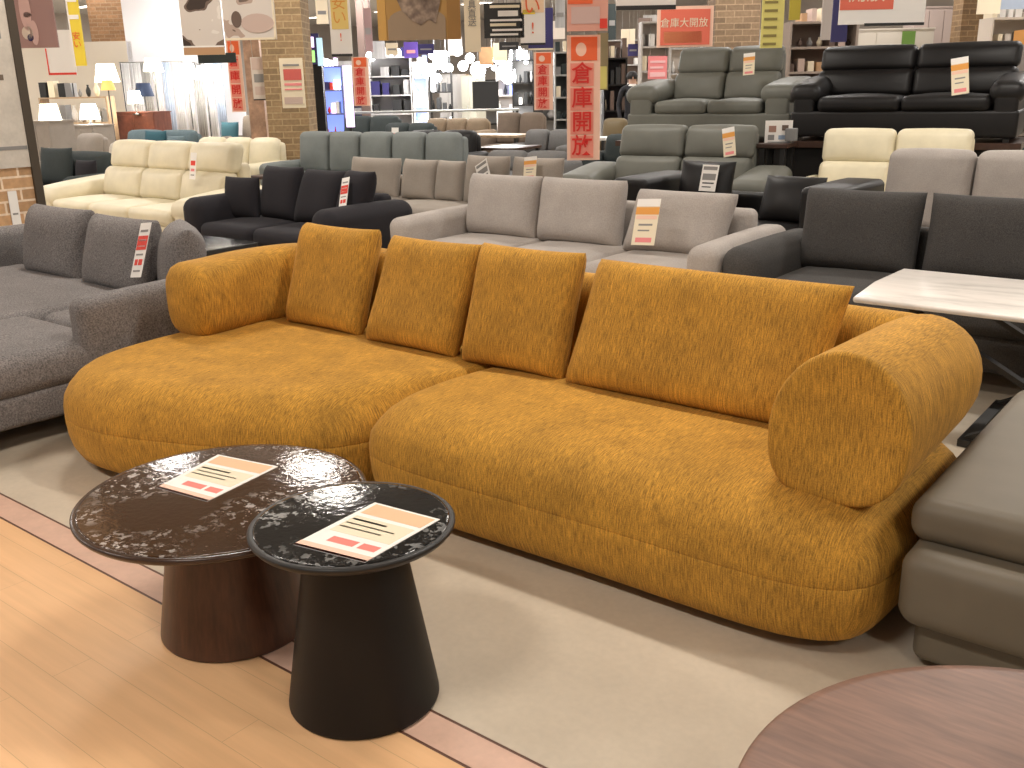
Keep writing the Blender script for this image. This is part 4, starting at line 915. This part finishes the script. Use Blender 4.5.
# ---- lit screen column, black
t = thing('screen_stand', 'tall black stand with violet and green lit screens left of centre', 'screen', (*far(316, 80, 17.6)[:2], 0), YAW)
MB().box((0, 0, .95), (.26, .2, 1.9)).build('housing', blkm, t)
MB().box((-.05, -.11, 2.15), (.34, .03, .5)).build('frame', navy, t)
MB().box((-.03, -.13, 2.26), (.13, .01, .17)).build('screen', glowp, t)
MB().box((-.03, -.13, 2.03), (.13, .01, .19)).build('screen', glowg, t)
MB().box((.13, -.13, 2.1), (.1, .01, .45)).build('screen', mat('cyan lit panel', (.5, .7, .8), .4, emit=.7, ecol=(.45, .7, .85)), t)
rack('blue lit shelf with glassware, left of centre far back', 320, 344, 66, 22, 4, mat('blue grey board', (.12, .14, .30), .5), back=glowb, goods=[glowc, white_m, navy, glowp, red], n=5, sd=3, hmax=.25)
t = thing('lit_sign', 'slim glowing violet white upright sign left of the far red banner', 'sign', (*far(349, 100, 18.9)[:2], 0), YAW)
MB().box((0, 0, 1.35), (.15, .06, 1.1)).build('panel', glowp, t); MB().box((0, 0, .4), (.05, .05, .8)).build('post', blk, t); MB().box((0, 0, .01), (.3, .3, .02)).build('foot', blk, t)
rack('dark appliance shelf right of the far red banner', 370, 412, 57, 25, 5, mat('pale board', (.5, .48, .46), .5), back=greyink, goods=[blackink, blackink, navy, white_m, curtg], n=4, sd=4, hmax=.42)
hang('purple_sign', 'small purple sign over the dark appliance shelf', 'sign', 404, 418, 42, 58, 24, mat('purple print', (.10, .05, .30), .6), [('b', .2, .3, .8, .5, pink, 'printed_line')])
rack('light blue lit shelf just right of the dark appliance shelf', 413, 428, 62, 25, 6, white_m, back=mat('pale blue lit board', (.5, .6, .9), .4, emit=.55, ecol=(.6, .72, 1)), goods=[glowc, white_m, glowb], n=3, sd=5, hmax=.2)
rack('shelf of black and white housewares at centre far back', 430, 452, 72, 25, 4, blkm, goods=[blackink, white_m, blackink, glowc], n=4, sd=6, hmax=.35)
stand('grey green tall cabinet far back at centre', 473, 76, 26, .45, mat('sage grey', (.36, .34, .27), .6), name='tall_cabinet')
stand('pale grey tall cabinet beside the grey green one', 452, 75, 27.2, .55, mat('dove grey', (.42, .40, .38), .6), name='tall_cabinet')
box_thing('television', 'black television on the long counter far back', 'television', 486, 108.6, 23.2, .6, .06, .6, blackink, YAW)
rack('white housewares shelf left of the smaller red banner', 496, 533, 62, 27, 5, white_m, back=mat('warm grey board', (.42, .38, .36), .6), goods=G2, n=6, sd=7, hmax=.35)
rack('dark shelf directly behind the smaller red banner', 512, 534, 60, 24.8, 4, blkm, back=greyink, goods=[glowc, blackink, white_m, blackink], n=4, sd=8, hmax=.35)
rack('grey shelf between the two central red banners', 554, 568, 52, 20, 5, mat('grey board', (.3, .3, .29), .6), back=mat('slate board', (.10, .11, .11), .6), goods=[dkgreen_f, white_m, greyink, crm], n=2, sd=9, hmax=.3)
rack('dark crowded shelf right of the long central banner', 603, 626, 58, 20, 4, blkm, back=mat('near black board', (.03, .025, .03), .6), goods=[blackink, umber, crm, dkb], n=4, sd=10, hmax=.4)
rack('pale shelf with blue goods left of the pink notice', 639, 668, 22, 19, 6, mat('pale grey board', (.5, .47, .44), .6), back=mat('warm white board', (.55, .5, .46), .7), goods=[white_m, navy, crm, rosy, greyink], n=4, sd=11, hmax=.3)
rack('brown crowded shelf between the yellow banner and the raised black sofa', 783, 850, 22, 14, 7, mat('brown grey board', (.30, .24, .20), .6), back=mat('taupe board', (.22, .16, .13), .7), goods=G3, n=7, sd=12, hmax=.22)
rack('white goods shelf at the upper right corner', 979, 1040, 18, 15, 7, mat('beige board', (.60, .52, .44), .6), back=mat('beige back board', (.58, .50, .42), .7), goods=G4, n=8, sd=13, hmax=.16)
rack('shelf at the right edge beside the raised black sofa', 1013, 1050, 45, 10.9, 6, mat('greyed wood', (.28, .24, .21), .6), back=mat('taupe board', (.22, .16, .13), .7), goods=[orange, white_m, mat('sea glass', (.3, .42, .42), .4), woodb, greyink], n=4, sd=14, hmax=.2)
stand('beige cabinet wall seen over the raised black leather sofa', 872, 30, 18, 2.0, mat('beige laminate', (.48, .44, .38), .6), name='tall_cabinet', rz=YAW, doors=4)
hang('small_picture', 'small green picture on the beige cabinet above the black sofa', 'picture', 902, 915, 31, 46, 17.4, mat('green print', (.10, .20, .03), .7), cords=False)
stand('brownish panelled wardrobe right of the beige cabinet wall', 932, 8, 18.5, .8, mat('taupe laminate', (.34, .27, .24), .6), name='wardrobe', rz=YAW, doors=3)
hang('white_banner', 'slim pale banner left of the dark blue one at the right', 'banner', 822, 832, -10, 40, 13, mat('pale greige print', (.5, .44, .40), .7))
hang('hanging_poster', 'cream poster hanging at the upper right corner', 'poster', 979, 1002, -30, 14, 13, crm); hang('hanging_poster', 'grey blue poster cut by the upper right corner', 'poster', 1002, 1040, -30, 9, 13, mat('grey blue print', (.36, .42, .52), .7))
for i, (px, py, wd, mm) in enumerate([(628, 38, .5, crm), (650, 24, .8, curtg), (590, 60, .4, greyink), (558, 30, .5, palp), (500, 52, .5, crm), (486, 56, .25, tanp), (455, 46, .5, wht), (440, 60, .3, glowc), (378, 50, .6, curtg), (345, 70, .5, curtg)]):
    hang('small_hanging_sign', ['cream', 'pale grey', 'dark grey', 'beige', 'ivory', 'tan', 'white', 'glowing white', 'light grey', 'soft grey'][i]+' small sign hanging far back '+['right of the long red banner', 'under the white top sign', 'behind the long red banner', 'left of the long red banner', 'below the black sign', 'below the narrow white banner', 'below the ochre poster', 'among the bright pendants', 'right of the slim brown column', 'above the blue lit shelf'][i], 'sign', px-7, px+7, py-9, py+9, 22+i*.3, mm)
for i, (px, py, hw_, hh_, mm, lb) in enumerate([(392, 49, 6, 6, crm, 'cream small sign left of the purple one'), (426, 49, 8, 5, navy, 'dark blue small sign above the pendants'), (474, 44, 5, 8, pink, 'pink small sign behind the narrow white banner'), (509, 46, 10, 4, blackink, 'black long sign below the black lettered one'), (560, 14, 5, 14, curtg, 'grey narrow banner between the two red signs'), (612, 22, 4, 18, dkgreen_f, 'dark narrow banner right of the upper red sign'), (645, 30, 7, 12, umber, 'umber sign left of the sale sign'), (633, 50, 5, 6, navy, 'dark blue sign over the standing person'), (322, 12, 6, 12, crm, 'cream banner right of the tan brick column'), (368, 30, 4, 22, mauve, 'mauve narrow banner left of the ochre poster')]):
    hang('small_hanging_sign', lb, 'sign', px-hw_, px+hw_, py-hh_, py+hh_, 19+i*.4, mm, [('b', .15, .4, .85, .55, greyink if mm is not greyink else wht, 'printed_line')])
# pendants of the lighting department
pend = None
rp = random.Random(4)
pos = [(433, 55), (441, 62), (430, 70), (447, 55), (437, 78), (463, 66), (470, 58), (478, 70), (487, 60), (494, 68), (500, 58), (505, 70), (512, 62), (516, 52), (526, 62), (449, 68), (396, 55), (371, 56), (457, 50), (508, 77)]
plab = ['lit globe pendant lamp in the lighting department far back']
for i, (px, py) in enumerate(pos):
    d = 23+rp.random()*4; p = far(px, py, d); r_ = rp.uniform(.10, .19)
    if i in (3, 9, 14): r_ = .07
    if pend is None:
        pend = thing('pendant_lamp', plab[0], 'pendant lamp', p, 0, 'lit pendants far back')
        MB().lathe([(.02, -.15), (.09, -.12), (.14, -.05), (.15, 0), (.14, .05), (.09, .12), (.02, .15)], 16).build('globe', glowc, pend)
        MB().tube((0, 0, .15), (0, 0, 1.2), .004, 6).build('cord', blk, pend); o = pend
    else: o = clone(pend, plab[0], p)
    s_ = r_/.15; o.scale = (s_, s_, s_)
    for ch in kids(o):
        if ch.name.startswith('cord'): ch.scale = (1, 1, (CEIL-p.z-.15*s_)/1.05/s_); ch.location.z = .15-.15*ch.scale.z
for x_, y_ in ((470, 66), (505, 62), (438, 62)):
    p = far(x_, y_, 24); l = bpy.data.lights.new('bulb', 'POINT'); l.energy = 160; l.shadow_soft_size = .3; o = bpy.data.objects.new('bulb', l); o.location = p; scn.collection.objects.link(o)
# filler racks further back so the hall reads as stocked
for i, (pl, pr, pt, d, mm, bk) in enumerate([(140, 235, 98, 26, greyink, None), (318, 372, 84, 29, greyink, navy), (452, 500, 80, 30, blkm, greyink), (530, 600, 66, 30, blkm, greyink), (600, 640, 40, 29, curtg, umber), (668, 714, 48, 24, curtg, palp), (757, 790, 40, 22, curtg, umber), (925, 955, 40, 24, curtg, umber), (40, 70, 60, 27, palewood, crm)]):
    rack(['grey rack behind the sample curtains', 'navy backed rack behind the blue lit shelf', 'dark rack behind the tall cabinets', 'dark long rack behind the small red banner', 'grey rack behind the standing person', 'pale rack behind the red sale sign', 'brown backed rack behind the yellow banner', 'brown backed rack behind the wardrobe', 'cream backed rack behind the pale shelf'][i], pl, pr, pt, d, 4, mm, back=bk, goods=G1, n=5, sd=30+i, hmax=.3)

# ================================================================ PERSON (dark suit, far back)
def person(label, px, d, H_, rz):
    p = far(px, 100, d); t = thing('person', label, 'person', (p.x, p.y, 0), rz)
    J = {'pel': (0, 0, .53), 'waist': (0, 0, .60), 'chest': (0, .01, .72), 'neck': (0, 0, .82), 'nk2': (0, -.005, .86), 'head': (0, -.01, .905), 'top': (0, 0, .965),
         'hl': (-.05, 0, .50), 'kl': (-.055, -.01, .28), 'al': (-.055, .01, .04), 'fl': (-.06, -.08, .015), 'hr': (.05, 0, .50), 'kr': (.055, -.01, .28), 'ar': (.055, .01, .04), 'fr': (.06, -.08, .015),
         'sl': (-.10, 0, .80), 'el': (-.135, .01, .64), 'wl': (-.12, -.06, .50), 'ml': (-.115, -.08, .45), 'sr': (.10, 0, .80), 'er': (.135, .01, .64), 'wr': (.12, -.06, .50), 'mr': (.115, -.08, .45)}
    Rd = {'pel': .075, 'waist': .07, 'chest': .085, 'neck': .045, 'nk2': .03, 'head': .047, 'top': .03, 'hl': .055, 'kl': .038, 'al': .028, 'fl': .022, 'hr': .055, 'kr': .038, 'ar': .028, 'fr': .022, 'sl': .04, 'el': .03, 'wl': .022, 'ml': .02, 'sr': .04, 'er': .03, 'wr': .022, 'mr': .02}
    E_ = [('pel', 'waist'), ('waist', 'chest'), ('chest', 'neck'), ('neck', 'nk2'), ('nk2', 'head'), ('head', 'top'), ('pel', 'hl'), ('hl', 'kl'), ('kl', 'al'), ('al', 'fl'), ('pel', 'hr'), ('hr', 'kr'), ('kr', 'ar'), ('ar', 'fr'), ('neck', 'sl'), ('sl', 'el'), ('el', 'wl'), ('wl', 'ml'), ('neck', 'sr'), ('sr', 'er'), ('er', 'wr'), ('wr', 'mr')]
    K_ = list(J); me = bpy.data.meshes.new('body'); me.from_pydata([tuple(c*H_ for c in J[k]) for k in K_], [(K_.index(a), K_.index(b)) for a, b in E_], [])
    o = bpy.data.objects.new('body', me); scn.collection.objects.link(o); o.parent = t
    sk = o.modifiers.new('skin', 'SKIN'); me.skin_vertices or None
    if not me.skin_vertices: 
        bm = bmesh.new(); bm.from_mesh(me); bm.verts.layers.skin.verify(); bm.to_mesh(me); bm.free()
    for i, k in enumerate(K_): me.skin_vertices[0].data[i].radius = (Rd[k]*H_, Rd[k]*H_*.8); 
    me.skin_vertices[0].data[0].use_root = True
    ss = o.modifiers.new('sub', 'SUBSURF'); ss.levels = ss.render_levels = 1
    dg = bpy.context.evaluated_depsgraph_get(); m2 = bpy.data.meshes.new_from_object(o.evaluated_get(dg))
    o.modifiers.clear(); o.data = m2; skin = mat('skin', (.50, .30, .21), .6); suit = mat('dark suit cloth', (.012, .012, .016), .8)
    m2.materials.clear(); m2.materials.append(suit); m2.materials.append(skin); m2.materials.append(wht)
    for f in m2.polygons:
        f.use_smooth = True; z = f.center.z/H_
        f.material_index = 1 if z > .845 or (abs(f.center.x) > .08*H_ and z < .49 and z > .40) else (2 if (abs(f.center.x) < .02*H_ and f.center.y < -.03*H_ and .68 < z < .84) else 0)
    b = MB(); b.lathe([(.052, -.01), (.056, .02), (.045, .05), (.02, .065)], 16, c=(0, .012, 0)); hb = b.build('hair', mat('black hair', (.012, .01, .01), .6), t, (0, 0, .905*H_)); hb.scale = (H_, H_, H_)
    MB().box((0, -.052*H_, .905*H_), (.012*H_, .012*H_, .02*H_)).build('nose', skin, t)
    return t
person('standing person in a dark suit far back, right of the long red banner', 632, 17.5, 1.74, YAW)
